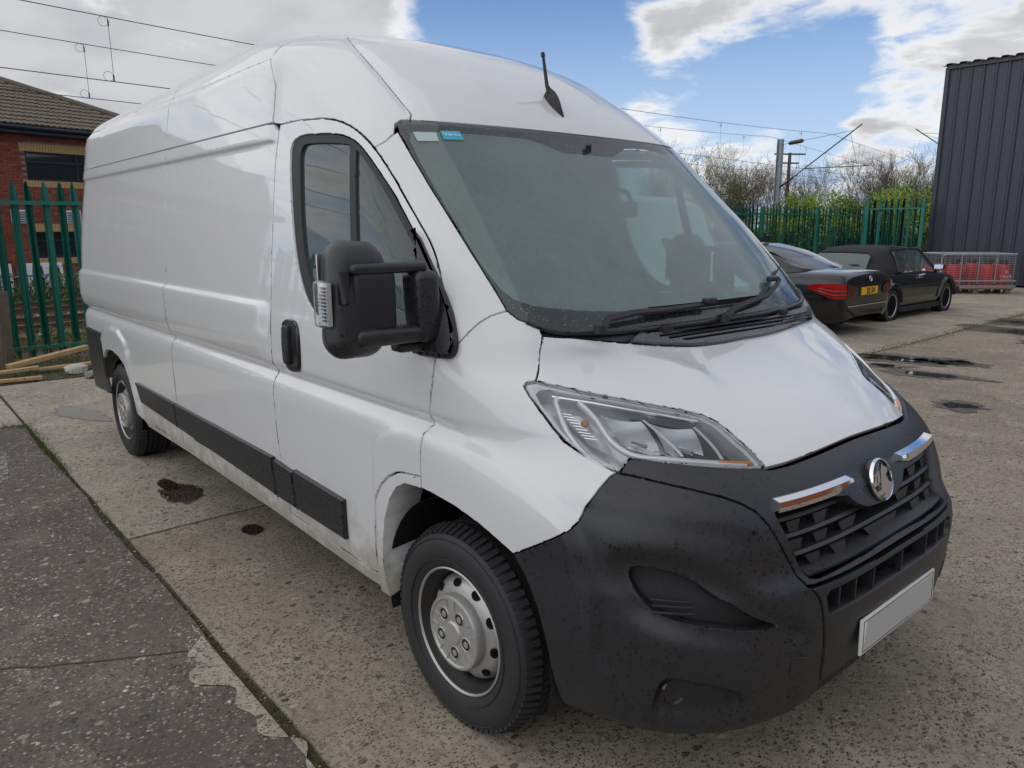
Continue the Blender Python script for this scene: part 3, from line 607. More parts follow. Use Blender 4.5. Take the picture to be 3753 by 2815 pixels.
# ------------------------------------------------------------------ wheels
def make_wheel(front=True):
    """built round the origin, axle along y, outer face at -y"""
    root = bpy.data.objects.new('wheel', None); COL.objects.link(root); root.parent = VAN
    Ro = .342; prof = [(.205, .045), (.212, .012), (.225, .004), (.262, -.006), (.296, -.004), (.316, .006), (.328, .018), (.333, .030)]
    half = prof; bm = bmesh.new()
    tread = []; y = .030
    for g0, g1 in ((.062, .070), (.098, .107), (.132, .141), (.168, .176)): tread += [(Ro-.0015*abs((g0-.12)/.06), g0), (Ro-.009, g0+.001), (Ro-.009, g1-.001), (Ro-.0015*abs((g1-.12)/.06), g1)]
    pr = [(.20, .05), (.209, .018), (.219, .006), (.226, .003), (.236, -.002), (.262, -.008), (.285, -.008), (.303, -.003), (.318, .006), (.330, .018), (.337, .032)]+tread+[(.337, .208), (.328, .224), (.30, .238), (.25, .240), (.20, .21)]
    lathe(bm, pr, 'y', 72)
    obj('tyre', bm, M['rubber'], root, 35)
    bm = bmesh.new()          # shoulder blocks and sidewall lugs
    for k in range(72):
        a = 2*math.pi*k/72; rot = Matrix.Rotation(-a, 4, 'Y')
        for yy, ln in ((.034, .03), (.206, .03)):
            m4 = rot @ Matrix.Translation((Ro-.006, yy, 0)); r = bmesh.ops.create_cube(bm, size=1, matrix=m4 @ Matrix.Rotation(R(-22 if yy < .1 else 22), 4, 'Z') @ Matrix.Diagonal((.013, ln+.022, .0185, 1)))
        for j, yy in enumerate((.084, .12, .154)):
            m4 = Matrix.Rotation(-a-j*.03, 4, 'Y') @ Matrix.Translation((Ro-.005, yy, 0)); bmesh.ops.create_cube(bm, size=1, matrix=m4 @ Matrix.Diagonal((.0115, .027, .0245, 1)))
    obj('tread_blocks', bm, M['rubber'], root)['kind'] = 'stuff'
    for r0 in (.243, .31):
        bm = bmesh.new(); lathe(bm, [(r0-.002, -.005 if r0 < .3 else 0), (r0, -.0085 if r0 < .3 else -.0025), (r0+.002, -.005 if r0 < .3 else .002)], 'y', 72); obj('sidewall_ridge', bm, M['rubber'], root, 60)
    bm = bmesh.new(); lathe(bm, [(.213, .012), (.215, .005), (.211, .002), (.2075, .005), (.206, .009)], 'y', 64); obj('rim', bm, M['steel'], root, 50)
    bm = bmesh.new(); lathe(bm, [(.206, .009), (.200, .03), (.192, .040), (.186, .06), (.184, .10), (.19, .19), (.2, .2)], 'y', 64); obj('rim_barrel', bm, M['barrel'], root, 50)
    # dished disc with ten hand holes
    bm = bmesh.new(); seg = 80; nh = 10; pd = [(.184, .105), (.178, .062), (.165, .042), (.150, .031), (.134, .026), (.122, .022), (.08, .02), (.0, .02)]
    lathe(bm, pd, 'y', seg)
    obj('disc', bm, M['steel'], root, 50)
    for k in range(nh):
        a = 2*math.pi*(k+.35)/nh; c = Vector((math.cos(a)*.1565, .0365-.0035, math.sin(a)*.1565)); nrm = Vector((math.cos(a)*.52, -.85, math.sin(a)*.52)).normalized()
        t1 = nrm.cross(Vector((0, 1, 0))).normalized(); t2 = nrm.cross(t1); bm = bmesh.new()
        vs_ = [bm.verts.new(c+nrm*.0012+t1*math.cos(q)*.0185+t2*math.sin(q)*.0145) for q in np.linspace(0, 2*math.pi, 20, endpoint=False)]; vi = [bm.verts.new(v.co-nrm*.0035) for v in vs_]; bm.faces.new(vs_)
        obj('hand_hole', bm, M['void'], root)
    # centre cap with five sunk wheel nuts
    cap = bmesh.new(); lathe(cap, [(.127, .026), (.126, -.006), (.122, -.012), (.114, -.013), (.110, -.008), (.04, -.010), (.034, -.016), (0, -.0175)], 'y', 60); co = obj('hub_cap', cap, M['steel'], root, 40)
    for k in range(5):
        a = 2*math.pi*(k+.12)/5; cx, cz = math.cos(a)*.068, math.sin(a)*.068
        bm = bmesh.new(); lathe(bm, [(.0245, -.0085), (.0225, -.0125), (.0195, -.0112)], 'y', 24, (cx, 0, cz)); obj('nut_recess', bm, M['steel'], co, 50)
        bm = bmesh.new(); lathe(bm, [(.0195, -.0112), (.0185, -.0100), (.0, -.0100)], 'y', 20, (cx, 0, cz)); obj('recess_floor', bm, M['black_matt'], co, 50)
        bm = bmesh.new(); lathe(bm, [(.0115, -.0100), (.0115, -.0122), (.008, -.0128), (0, -.0128)], 'y', 6, (cx, 0, cz)); obj('wheel_nut', bm, M['steel'], co, 20)
        b = a+math.pi/5; bm = bmesh.new()
        for da in (-.20, .20): box(bm, (math.cos(b+da)*.096, -.0095, math.sin(b+da)*.096), (.030, .005, .0035), Matrix.Rotation(-(b+da*.4), 4, 'Y'))
        obj('cap_rib', bm, M['steel'], co)
    return root
w0 = make_wheel(); w0.location = (-.018, -.985, .333); w0.rotation_euler = (0, R(20), R(1.5))
def wheel_at(x, y, s, ry):
    c = dup(w0, VAN, (x, y, .333)); c.rotation_euler = (0, R(ry), 0 if s > 0 else math.pi); return c
wheel_at(-4.045, -.985, 1, 41); wheel_at(-.018, .985, -1, 10); wheel_at(-4.045, .985, -1, 50)
bm = bmesh.new(); box(bm, (-3.0, -.55, .30), (.05, .14, .22), .2); lathe(bm, [(.06, -.1), (.06, .25)], 'x', 16, (-3.3, -.6, .27)); obj('exhaust', bm, M['galv'], VAN, 40)

# ------------------------------------------------------------------ head lamps
def lamp(q):
    outl = HL_TOP+HL_END+HL_BOT
    hl = panel('headlight', q(outl), [], M['lens'], VAN, off=.004 if q is sign[1] else -.014, depth=.012, step=.03, gap=.003, round_=.004)
    panel('housing', q([(.30,1.120),(.298,.984)]+[p for p in HL_BOT[::-1] if p[0] > .30]+HL_END[::-1]+[p for p in HL_TOP[::-1] if p[0] > .30]), [], M['lamp_body'], hl, off=-.070, depth=.002, step=.04, gap=.004)
    panel('housing', q([p for p in HL_TOP if p[0] < .345]+[(.34,1.06),(.33,.988)]+[p for p in HL_BOT if p[0] < .33]), [], M['black_gloss'], hl, off=-.060, depth=.002, step=.04, gap=.004)
    panel('lamp_rim', q(outl), [q([(s*.0+((s-.40)*.90+.40), (z-1.06)*.86+1.06) for s, z in outl])], M['lamp_body'], hl, off=-.008, depth=.066, step=.05, gap=.004)
    d1 = spl([(.518,1.157),(.538,1.150),(.560,1.128),(.584,1.093),(.597,1.052),(.588,1.014),(.568,.997),(.545,.994)], 4)
    d2 = spl([(.470,1.146),(.480,1.108),(.494,1.076),(.500,1.051),(.490,1.030),(.467,1.0175),(.425,1.013),(.383,1.007),(.33,.999),(.282,.991),(.240,.984)], 4)
    top = spl([(.53,1.162),(.47,1.152),(.426,1.143),(.386,1.132),(.347,1.121),(.31,1.110),(.275,1.098),(.240,1.084)], 3)
    for nm, line, r, mt, of in (('light_strip', d1, .0085, 'clear_white', -.016), ('light_strip', d2, .010, 'clear_white', -.016), ('trim_strip', top, .006, 'reflector', -.016)):
        bm = bmesh.new(); pts = [pt(s if q is sign[1] else -s, z, of)[0] for s, z in line]; tube(bm, pts, r, 8); obj(nm, bm, M[mt], hl, 60)
    bm = bmesh.new(); pts = [pt((s if q is sign[1] else -s)+.0, z+.004, -.010)[0] for s, z in spl([(.30,.992),(.262,.985),(.226,.979)], 4)]; tube(bm, pts, .0055, 6); obj('orange_reflection', bm, M['amber'], hl, 60)  # orange reflection at the strip's end, put in as an amber-coloured tube
    # reflectors: bright dished mirrors leaning back under the lens, each with a bulb; ribbed indicator cell outboard
    def dish(name, top, bot, o_top, o_bot, mt, par, n=9, m=7, bow=.012):
        bm = bmesh.new(); rows = []
        for j in range(m+1):
            t = j/m; row = []
            for i in range(n+1):
                u = i/n; a_ = [top[0][k]+(top[1][k]-top[0][k])*u for k in (0, 1)]; b_ = [bot[0][k]+(bot[1][k]-bot[0][k])*u for k in (0, 1)]; s_, z_ = (a_[k]+(b_[k]-a_[k])*t for k in (0, 1))
                row.append(bm.verts.new(pt(s_ if q is sign[1] else -s_, z_, o_top+(o_bot-o_top)*t**1.6-bow*math.sin(math.pi*u))[0]))
            rows.append(row)
        for A, B in zip(rows, rows[1:]): [bm.faces.new((A[k], A[k+1], B[k+1], B[k])) for k in range(n)]
        return obj(name, bm, M[mt], par, 60)
    for k, (t0, t1, b0, b1) in enumerate((((.452, 1.118), (.368, 1.098), (.456, 1.028), (.372, 1.014)), ((.356, 1.094), (.272, 1.072), (.360, 1.012), (.290, 1.000)))):
        mid0 = ((t0[0]+b0[0])/2, t0[1]*.42+b0[1]*.58); mid1 = ((t1[0]+b1[0])/2, t1[1]*.42+b1[1]*.58)
        ro = dish('reflector', (mid0, mid1), (b0, b1), -.066, -.012, 'reflector', hl); dish('reflector_roof', (t0, t1), (mid0, mid1), -.016, -.064, 'lamp_body', ro)
        c = pt((mid0[0]+mid1[0])/2*(1 if q is sign[1] else -1), (mid0[1]+mid1[1])/2, -.045)[0]; bm = bmesh.new(); tube(bm, [c+Vector((-.03, 0, 0)), c+Vector((.016, 0, -.002))], [.010, .007], 10); obj('bulb', bm, M['chrome'], ro, 40)
        dish('divider', (t1, (t1[0]-.008, t1[1])), (b1, (b1[0]-.008, b1[1])), -.010, -.010, 'clear_white', ro, 1, 4, 0)
    ce = dish('indicator', ((.556, 1.140), (.486, 1.132)), ((.566, 1.045), (.522, 1.020)), -.05, -.016, 'lamp_body', hl)
    for k in range(9):
        t = .12+.09*k; bm = bmesh.new(); tube(bm, [pt((.554+.010*t-.006*j)*(1 if q is sign[1] else -1), 1.138-.095*t-.0006*j, -.034+.022*t)[0] for j in range(6)], .0022, 5); obj('lens_rib', bm, M['chrome'], ce, 60)
    p, n = pt(.519*(1 if q is sign[1] else -1), 1.098, -.022); bm = bmesh.new(); bmesh.ops.create_icosphere(bm, subdivisions=2, radius=.012, matrix=Matrix.Translation(p)); obj('indicator_bulb', bm, M['amber_glass'], ce, 60)
for q in sign.values(): lamp(q)
# ------------------------------------------------------------------ grille, badge, plate
bm = bmesh.new()
GR = VAN
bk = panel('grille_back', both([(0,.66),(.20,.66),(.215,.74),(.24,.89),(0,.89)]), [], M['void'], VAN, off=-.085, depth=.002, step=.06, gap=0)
def sweep_bar(name, zf, s0, s1, prof, off, mat, parent, n=44):
    """profile of (out, up) swept along the nose at height zf(s)"""
    bm = bmesh.new(); prev = None
    for s in np.linspace(s0, s1, n):
        p, nn = pt(s, zf(s)); h = Vector((nn.x, nn.y, 0)).normalized(); row = [bm.verts.new(p+h*(off+a)+Vector((0, 0, b))) for a, b in prof]
        if prev: [bm.faces.new((prev[i], prev[(i+1) % len(row)], row[(i+1) % len(row)], row[i])) for i in range(len(row))]
        else: bm.faces.new(row[::-1])
        prev = row
    bm.faces.new(prev); return obj(name, bm, mat, parent, 30)
for i, (z0, sw) in enumerate(((.838, .208), (.795, .199), (.746, .193))):
    sweep_bar('grille_slat', lambda s, z0=z0: z0, -sw, sw, [(-.075, .006), (-.03, .004), (-.022, -.003), (-.03, -.012), (-.075, -.010)], 0, M['black_plastic'], bk)
for r, (z0, cs) in enumerate(((.817, (-.165, -.095, .095, .165)), (.770, (-.17, -.105, -.042, .042, .105, .17)), (.722, (-.14, -.075, .0, .075, .14)))):
    for s in cs:
        bm = bmesh.new(); shape = [(-.030, .012), (.030, .012), (.018, -.018), (-.018, -.018)]; A = []; B = []
        for du, dz in shape:
            p, nn = pt(s+du*.62, z0+dz); h = Vector((nn.x, nn.y, 0)).normalized(); A.append(bm.verts.new(p-h*(.026 if dz > 0 else .034))); B.append(bm.verts.new(p-h*.075))
        bm.faces.new(A); [bm.faces.new((A[k], A[(k+1) % 4], B[(k+1) % 4], B[k])) for k in range(4)]; obj('grille_tab', bm, M['black_plastic'], bk)
    for s in np.linspace(-.18, .18, 13):
        bm = bmesh.new(); p, nn = pt(s, z0); box(bm, p-Vector((nn.x, nn.y, 0)).normalized()*.06, (.03, .003, .05), math.atan2(nn.y, nn.x)); obj('grille_rib', bm, M['black_matt'], bk)
def bar_z(s): return .888+.0*s
for sg in (1, -1):
    bm = bmesh.new(); prev = None
    for i, s in enumerate(np.linspace(.040, .222, 22)):
        p, nn = pt(sg*s, .886); h = Vector((nn.x, nn.y, 0)).normalized(); k = min(1, i/3); z1 = .013; z0 = -.014*k-.002
        base = p-h*.012
        row = [bm.verts.new(base+h*a+Vector((0, 0, b))) for a, b in ((.006, z0-.004), (.030, z0), (.034, (z0+z1)/2), (.030, z1), (-.004, z1+.006))]
        if prev: [bm.faces.new((prev[j], prev[(j+1) % 5], row[(j+1) % 5], row[j])) for j in range(5)]
        else: bm.faces.new(row[::-1])
        prev = row
    bm.faces.new(prev); obj('chrome_bar', bm, M['chrome'], VAN, 25)
sweep_bar('grille_lip', lambda s: .704, -.185, .185, [(-.075, .012), (-.006, -.004), (-.006, -.012), (-.075, -.012)], 0, M['black_plastic'], bk)
# badge
bp, bn_ = pt(0, .858); bn_ = Vector((.985, 0, .17)); B0 = axes(bp+Vector((.95, 0, .3))*.014, (0, 1, 0), (-.30, 0, .95))
def bpt(x, y, h): return B0 @ Vector((x, y, h))
bm = bmesh.new(); lathe(bm, [(.0, .0), (.062, .0), (.067, -.004), (.067, -.05)], 'z', 48); bm.transform(B0); badge = obj('badge', bm, M['black_gloss'], VAN, 40)
bm = bmesh.new(); lathe(bm, [(.059, .001), (.060, .006), (.063, .007), (.066, .004), (.0665, -.003)], 'z', 48); bm.transform(B0); obj('badge_ring', bm, M['chrome'], badge, 60)
def emblem(pts, h):
    bm = bmesh.new(); q = [((x-838)/340*.132, -(y-836)/765*.132-((x-838)/340*.132)*.0) for x, y in pts]; prism(bm, q, 'z', .0005, h); bm.transform(B0); obj('badge_emblem', bm, M['chrome'], badge)
emblem([(862,552),(840,630),(822,700),(808,800),(795,880),(786,950),(800,985),(745,1000),(705,1012),(735,1085),(800,1072),(850,1062),(775,1140),(850,1195),(905,1155),(955,1075),(985,965),(925,905),(895,800),(900,735),(930,745),(945,690),(915,640),(880,605)], .006)
emblem([(703,718),(800,660),(796,700),(760,720),(744,800),(740,850),(732,790),(728,735),(705,745)], .006); emblem([(700,880),(703,760),(726,745),(738,860),(745,860),(768,720),(795,706),(785,862),(700,905)], .006)
# lower grille slot, plate, lower lip
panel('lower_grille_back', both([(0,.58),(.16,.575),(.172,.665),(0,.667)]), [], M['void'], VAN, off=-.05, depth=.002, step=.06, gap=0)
for s in (-.13, -.088, -.044, 0, .044, .088, .13):
    p, n = pt(s, .625); bm = bmesh.new(); box(bm, p-Vector((n.x, n.y, 0)).normalized()*.022, (.04, .006, .066), math.atan2(n.y, n.x)); obj('grille_rib', bm, M['black_plastic'], VAN)
pw = bmesh.new(); box(pw, (0, 0, 0), (.52, .111, .008), bev=.003); pp, _ = pt(0, .462); PM = axes((.958, 0, .4635), (0, 1, 0), (-.03, 0, 1)); pw.transform(PM); plate = obj('number_plate', pw, M['plate_white'], VAN, 30)
bm = bmesh.new()
for c, s in (((0, .047, .0045), (.496, .002, .001)), ((0, -.047, .0045), (.496, .002, .001)), ((.247, 0, .0045), (.002, .095, .001)), ((-.247, 0, .0045), (.002, .095, .001))): box(bm, c, s)
bm.transform(PM); obj('plate_border', bm, M['black_ink'], plate)
bm = bmesh.new(); prism(bm, [(-.243, -.040), (.225, -.046), (.243, .040), (-.225, .046)], 'z', .0045, .006); bm.transform(PM); obj('plate_cover', bm, M['grey_plate'], plate)
bm = bmesh.new(); prev = None
for s in np.linspace(-.62, .62, 40):
    p, n = pt(s, .33); h = Vector((n.x, n.y, 0)).normalized(); row = [bm.verts.new(p-h*a+Vector((0, 0, b))) for a, b in ((.02, .05), (.035, -.02), (.07, -.09), (.15, -.09), (.15, .05))]
    if prev: [bm.faces.new((prev[i], prev[i+1], row[i+1], row[i])) for i in range(4)]
    prev = row
obj('lower_lip', bm, M['black_matt'], VAN, 40)
for q, sg in ((sign[1], 1), (sign[-1], -1)):
    panel('tow_cover', q([(.229,.475),(.226,.487),(.181,.474),(.172,.408),(.218,.414),(.224,.42)]), [], M['black_plastic'], VAN, off=.003, depth=.006, step=.03, gap=.002)
    p, n = pt(sg*.508, .395, .004); fx = Vector((1, -.35*sg, 0)).normalized(); bm = bmesh.new(); lathe(bm, [(.043, .0), (.040, .006), (.034, .002), (.02, .004), (0, .005)], 'z', 28); bm.transform(axes(p+fx*.002, fx.cross(Vector((0, 0, -1))), (0, 0, 1))); fo = obj('fog_lamp_cover', bm, M['black_gloss'], VAN, 40)
    for k in (0, 1, 2):       # louvre slats deep in the corner intake
        bm = bmesh.new(); ptsA = [pt(sg*s, .672-.018*k+.06*(s-.575)*-.4, .004)[0] for s in np.linspace(.565, .47, 8)]; tube(bm, ptsA, .0045, 6); obj('intake_slat', bm, M['black_matt'], VAN, 60)
panel('side_repeater', mir(XZ([(.27, .66), (.32, .66), (.33, .70), (.28, .70)], True)), [], M['clear_white'], VAN, off=.004, depth=.01, gap=0)
# ------------------------------------------------------------------ cowl, vent, wipers
cowl = both([(0,1.226),(.02,1.230),(.054,1.241),(.099,1.254),(.159,1.268),(.253,1.285),(.348,1.300),(.440,1.312),(.455,1.331)]+WS_BOT[3:])
cw = panel('cowl', cowl, [], M['black_plastic'], VAN, off=-.012, step=(.03, .012), depth=.05, gap=0)
VENT = [(.149,1.264),(.150,1.276),(.137,1.287),(.10,1.283),(.037,1.277),(0,1.2755),(-.039,1.275),(-.11,1.281),(-.184,1.287),(-.30,1.291),(-.379,1.290),(-.385,1.275),(-.372,1.252),(-.33,1.238),(-.178,1.224),(-.09,1.220),(-.039,1.219),(.002,1.220),(.02,1.225),(.054,1.237),(.10,1.250)]
VENT = spl(VENT, 1, True)
slots = [[(.088,1.2725),(0,1.2725),(-.12,1.2725),(-.30,1.268),(-.30,1.2635),(-.12,1.268),(0,1.268),(.084,1.268)], [(.066,1.2615),(0,1.262),(-.13,1.260),(-.325,1.2555),(-.32,1.250),(-.13,1.255),(0,1.2575),(.06,1.257)], [(.038,1.2485),(-.06,1.247),(-.172,1.246),(-.345,1.241),(-.335,1.237),(-.17,1.2405),(-.06,1.242),(.03,1.243)]]
vg = panel('vent_grille', VENT, slots, M['vent'], cw, off=.014, step=(.03, .012), depth=.024, gap=0, round_=.004)
panel('vent_cavity', VENT, [], M['void'], cw, off=-.006, step=.06, depth=.002, gap=.006)
seal = spl([(.49,1.352),(.434,1.330),(.368,1.316),(.26,1.309),(.14,1.304),(0,1.302),(-.14,1.304),(-.26,1.309),(-.369,1.316),(-.45,1.332),(-.50,1.356)], 4)
bm = bmesh.new(); tube(bm, [pt(s, z-.006, .0)[0] for s, z in seal], .010, 8); obj('windscreen_seal', bm, M['black_plastic'], VAN, 60)
for s, z in ((.075, 1.289), (-.155, 1.289)):
    p, n = pt(s, z, .012); bm = bmesh.new(); box(bm, p, (.035, .045, .022), bev=.006); box(bm, p+Vector((-.02, 0, -.006)), (.05, .06, .012), bev=.005); obj('washer_jet', bm, M['black_matt'], cw, 40)
def wiper(arm, blade, piv):
    wp = bmesh.new(); tube(wp, [piv+Vector((0, 0, -.012)), piv+Vector((0, 0, .014))], [.020, .017], 14); o = obj('wiper', wp, M['black_matt'], VAN, 40)
    bm = bmesh.new(); prev = None
    for i, p in enumerate(arm):
        p = Vector(p); t = (Vector(arm[min(i+1, len(arm)-1)])-Vector(arm[max(i-1, 0)])).normalized(); n = Vector((.66, 0, .75)); b = t.cross(n).normalized(); n = b.cross(t); w = .013-.007*i/len(arm)
        row = [bm.verts.new(p+b*x+n*y) for x, y in ((-w, 0), (-w*.8, .011), (w*.8, .011), (w, 0))]
        if prev: [bm.faces.new((prev[k], prev[(k+1) % 4], row[(k+1) % 4], row[k])) for k in range(4)]
        else: bm.faces.new(row[::-1])
        prev = row
    bm.faces.new(prev); obj('wiper_arm', bm, M['black_matt'], o, 30)
    bm = bmesh.new(); n = Vector((.66, 0, .75)); prev = None
    for i, p in enumerate(blade):
        p = Vector(p); row = [bm.verts.new(p+Vector((0, 0, dz))+n*y+Vector((0, x, 0))) for x, y, dz in ((0, -.020, 0), (-.008, .0, 0), (-.006, .012, 0), (.006, .012, 0), (.008, .0, 0))]
        if prev: [bm.faces.new((prev[k], prev[(k+1) % 5], row[(k+1) % 5], row[k])) for k in range(5)]
        else: bm.faces.new(row[::-1])
        prev = row
    bm.faces.new(prev); obj('wiper_blade', bm, M['black_matt'], o, 30)
    m = Vector(blade[len(blade)//2]); bm = bmesh.new(); box(bm, m+n*.014, (.03, .055, .02), bev=.005); obj('blade_clip', bm, M['black_plastic'], o, 40)
def onws(lst, off): return [pt(s, z, off)[0] for s, z in lst]
A1 = [Vector((.240,-.60,1.312)), Vector((.222,-.55,1.342)), Vector((.226,-.43,1.352)), Vector((.228,-.27,1.350)), Vector((.226,-.10,1.352)), Vector((.218,-.035,1.354))]
wiper(A1, [Vector((.215+.006*(1-abs(t)), -.35+.645*(t+1)/2, 1.358)) for t in np.linspace(-1, 1, 9)], Vector((.238,-.605,1.318)))
A2 = [Vector((.262,.022,1.304)), Vector((.254,.085,1.330)), Vector((.238,.21,1.345)), Vector((.220,.36,1.358)), Vector((.182,.49,1.388)), Vector((.150,.57,1.406))]
wiper(A2, [Vector((.215-.150*t, .33+.385*t, 1.358+.096*t)) for t in np.linspace(0, 1, 9)], Vector((.264,.02,1.304)))
# ------------------------------------------------------------------ aerial and door mirrors
p, n = pt(0, 2.12); bm = bmesh.new()
A0, A1_ = Vector((-.548, 0, 2.068)), Vector((-.662, 0, 2.168)); dirn = (A1_-A0).normalized(); nn = Vector((.62, 0, .78)); prev = None
for k in range(9):
    t = k/8; c = A0+dirn*(A1_-A0).length*t; h = .045*math.sin(min(1, t*1.15)*math.pi*.62)+.004; w = .022*math.sin(math.pi*(.12+.80*t))
    row = [bm.verts.new(c+Vector((0, w*a, 0))+nn*(h*b)) for a, b in ((-1, -.1), (-.75, .5), (0, 1), (.75, .5), (1, -.1))]
    if prev: [bm.faces.new((prev[i], prev[i+1], row[i+1], row[i])) for i in range(4)]
    prev = row
aer = obj('aerial', bm, M['black_matt'], VAN, 60)
bm = bmesh.new(); tube(bm, [(-.632, 0, 2.175), (-.648, 0, 2.21), (-.672, 0, 2.33)], [.012, .008, .006], 8); tube(bm, [(-.672, 0, 2.325), (-.675, 0, 2.342)], [.009, .008], 8); obj('aerial_rod', bm, M['black_matt'], aer, 60)
def rounded(bm, c, s, bev, seg=4, taper=None):
    r = bmesh.ops.create_cube(bm, size=1, matrix=Matrix.Translation(c) @ Matrix.Diagonal((*s, 1)))
    if taper:
        for v in r['verts']: taper(v)
    ed = list({e for v in r['verts'] for e in v.link_edges}); bmesh.ops.bevel(bm, geom=ed, offset=bev, segments=seg, affect='EDGES', profile=.5)
def make_mirror():
    """local frame: origin on the door skin, -y outwards"""
    root = bpy.data.objects.new('door_mirror', None); COL.objects.link(root); root.parent = VAN
    bm = bmesh.new(); rounded(bm, (-.145, -1.245, 1.425), (.16, .19, .33), .060, 6)
    for v in bm.verts:
        v.co.y += (v.co.z-1.425)*.10-.30*min(0, v.co.x+.10)*(v.co.y < -1.2); v.co.x += -.12*(v.co.z-1.425)
        if v.co.y > -1.2 and v.co.z > 1.5: v.co.z -= .25*(v.co.y+1.2)
    obj('mirror_head', bm, M['black_plastic'], root, 50)
    bm = bmesh.new(); rounded(bm, (-.105, -1.205, 1.418), (.10, .135, .172), .018, 3); obj('head_panel', bm, M['black_matt'], root, 50)
    bm = bmesh.new()
    for v0 in ([(-.09, -1.285, 1.33), (-.085, -1.297, 1.42), (-.09, -1.288, 1.505)],): tube(bm, v0, [.024, .022, .024], 12)
    obj('mirror_frame', bm, M['black_plastic'], root, 60)
    bm = bmesh.new(); rounded(bm, (-.085, -1.155, 1.512), (.06, .25, .030), .012, 3); obj('upper_arm', bm, M['black_plastic'], root, 50)
    bm = bmesh.new(); rounded(bm, (-.080, -1.150, 1.318), (.075, .25, .052), .018, 3); rounded(bm, (-.11, -1.05, 1.275), (.06, .14, .03), .01, 2); obj('lower_arm', bm, M['black_plastic'], root, 50)
    bm = bmesh.new(); rounded(bm, (-.085, -1.035, 1.395), (.10, .085, .215), .026, 4); 
    for v in bm.verts: v.co.y += .20*(1.395-v.co.z)*.3; 
    obj('mirror_post', bm, M['black_plastic'], root, 50)
    bm = bmesh.new(); rounded(bm, (-.098, -1.352, 1.420), (.062, .030, .128), .010, 3); ind = obj('mirror_indicator', bm, M['lens'], root, 50)
    bm = bmesh.new(); box(bm, (-.100, -1.344, 1.42), (.056, .012, .118)); obj('indicator_reflector', bm, M['clear_white'], ind)
    bm = bmesh.new()
    for i in range(5):
        for j in range(10): box(bm, (-.078-.009*i, -1.352, 1.376+.0098*j), (.006, .005, .0065))
    obj('indicator_prism', bm, M['chrome'], ind)['kind'] = 'stuff'
    bm = bmesh.new(); box(bm, (-.236, -1.215, 1.45), (.006, .16, .2)); obj('mirror_glass', bm, M['chrome'], root)
    return root
m0 = make_mirror()
base = XZ(spl([(-.262,1.614),(-.166,1.523),(-.095,1.447),(-.038,1.376),(.006,1.300),(.016,1.262),(-.003,1.240),(-.078,1.238),(-.153,1.242),(-.18,1.27),(-.15,1.36),(-.16,1.44)], 2, True), True)
for k, q in sign.items(): panel('mirror_base', q(base), [], M['black_plastic'], VAN, off=.030 if k > 0 else .006, depth=.045, step=.03, gap=0, round_=.014)
m1 = dup(m0, VAN); m1.name = 'door_mirror.001'; ang = R(84); piv = Vector((-.46, 1.06, 0))
m1.scale = (1, -1, 1); m1.rotation_euler = (0, 0, ang); m1.location = piv-Matrix.Rotation(ang, 3, 'Z') @ Vector((-.10, 1.04, 0))
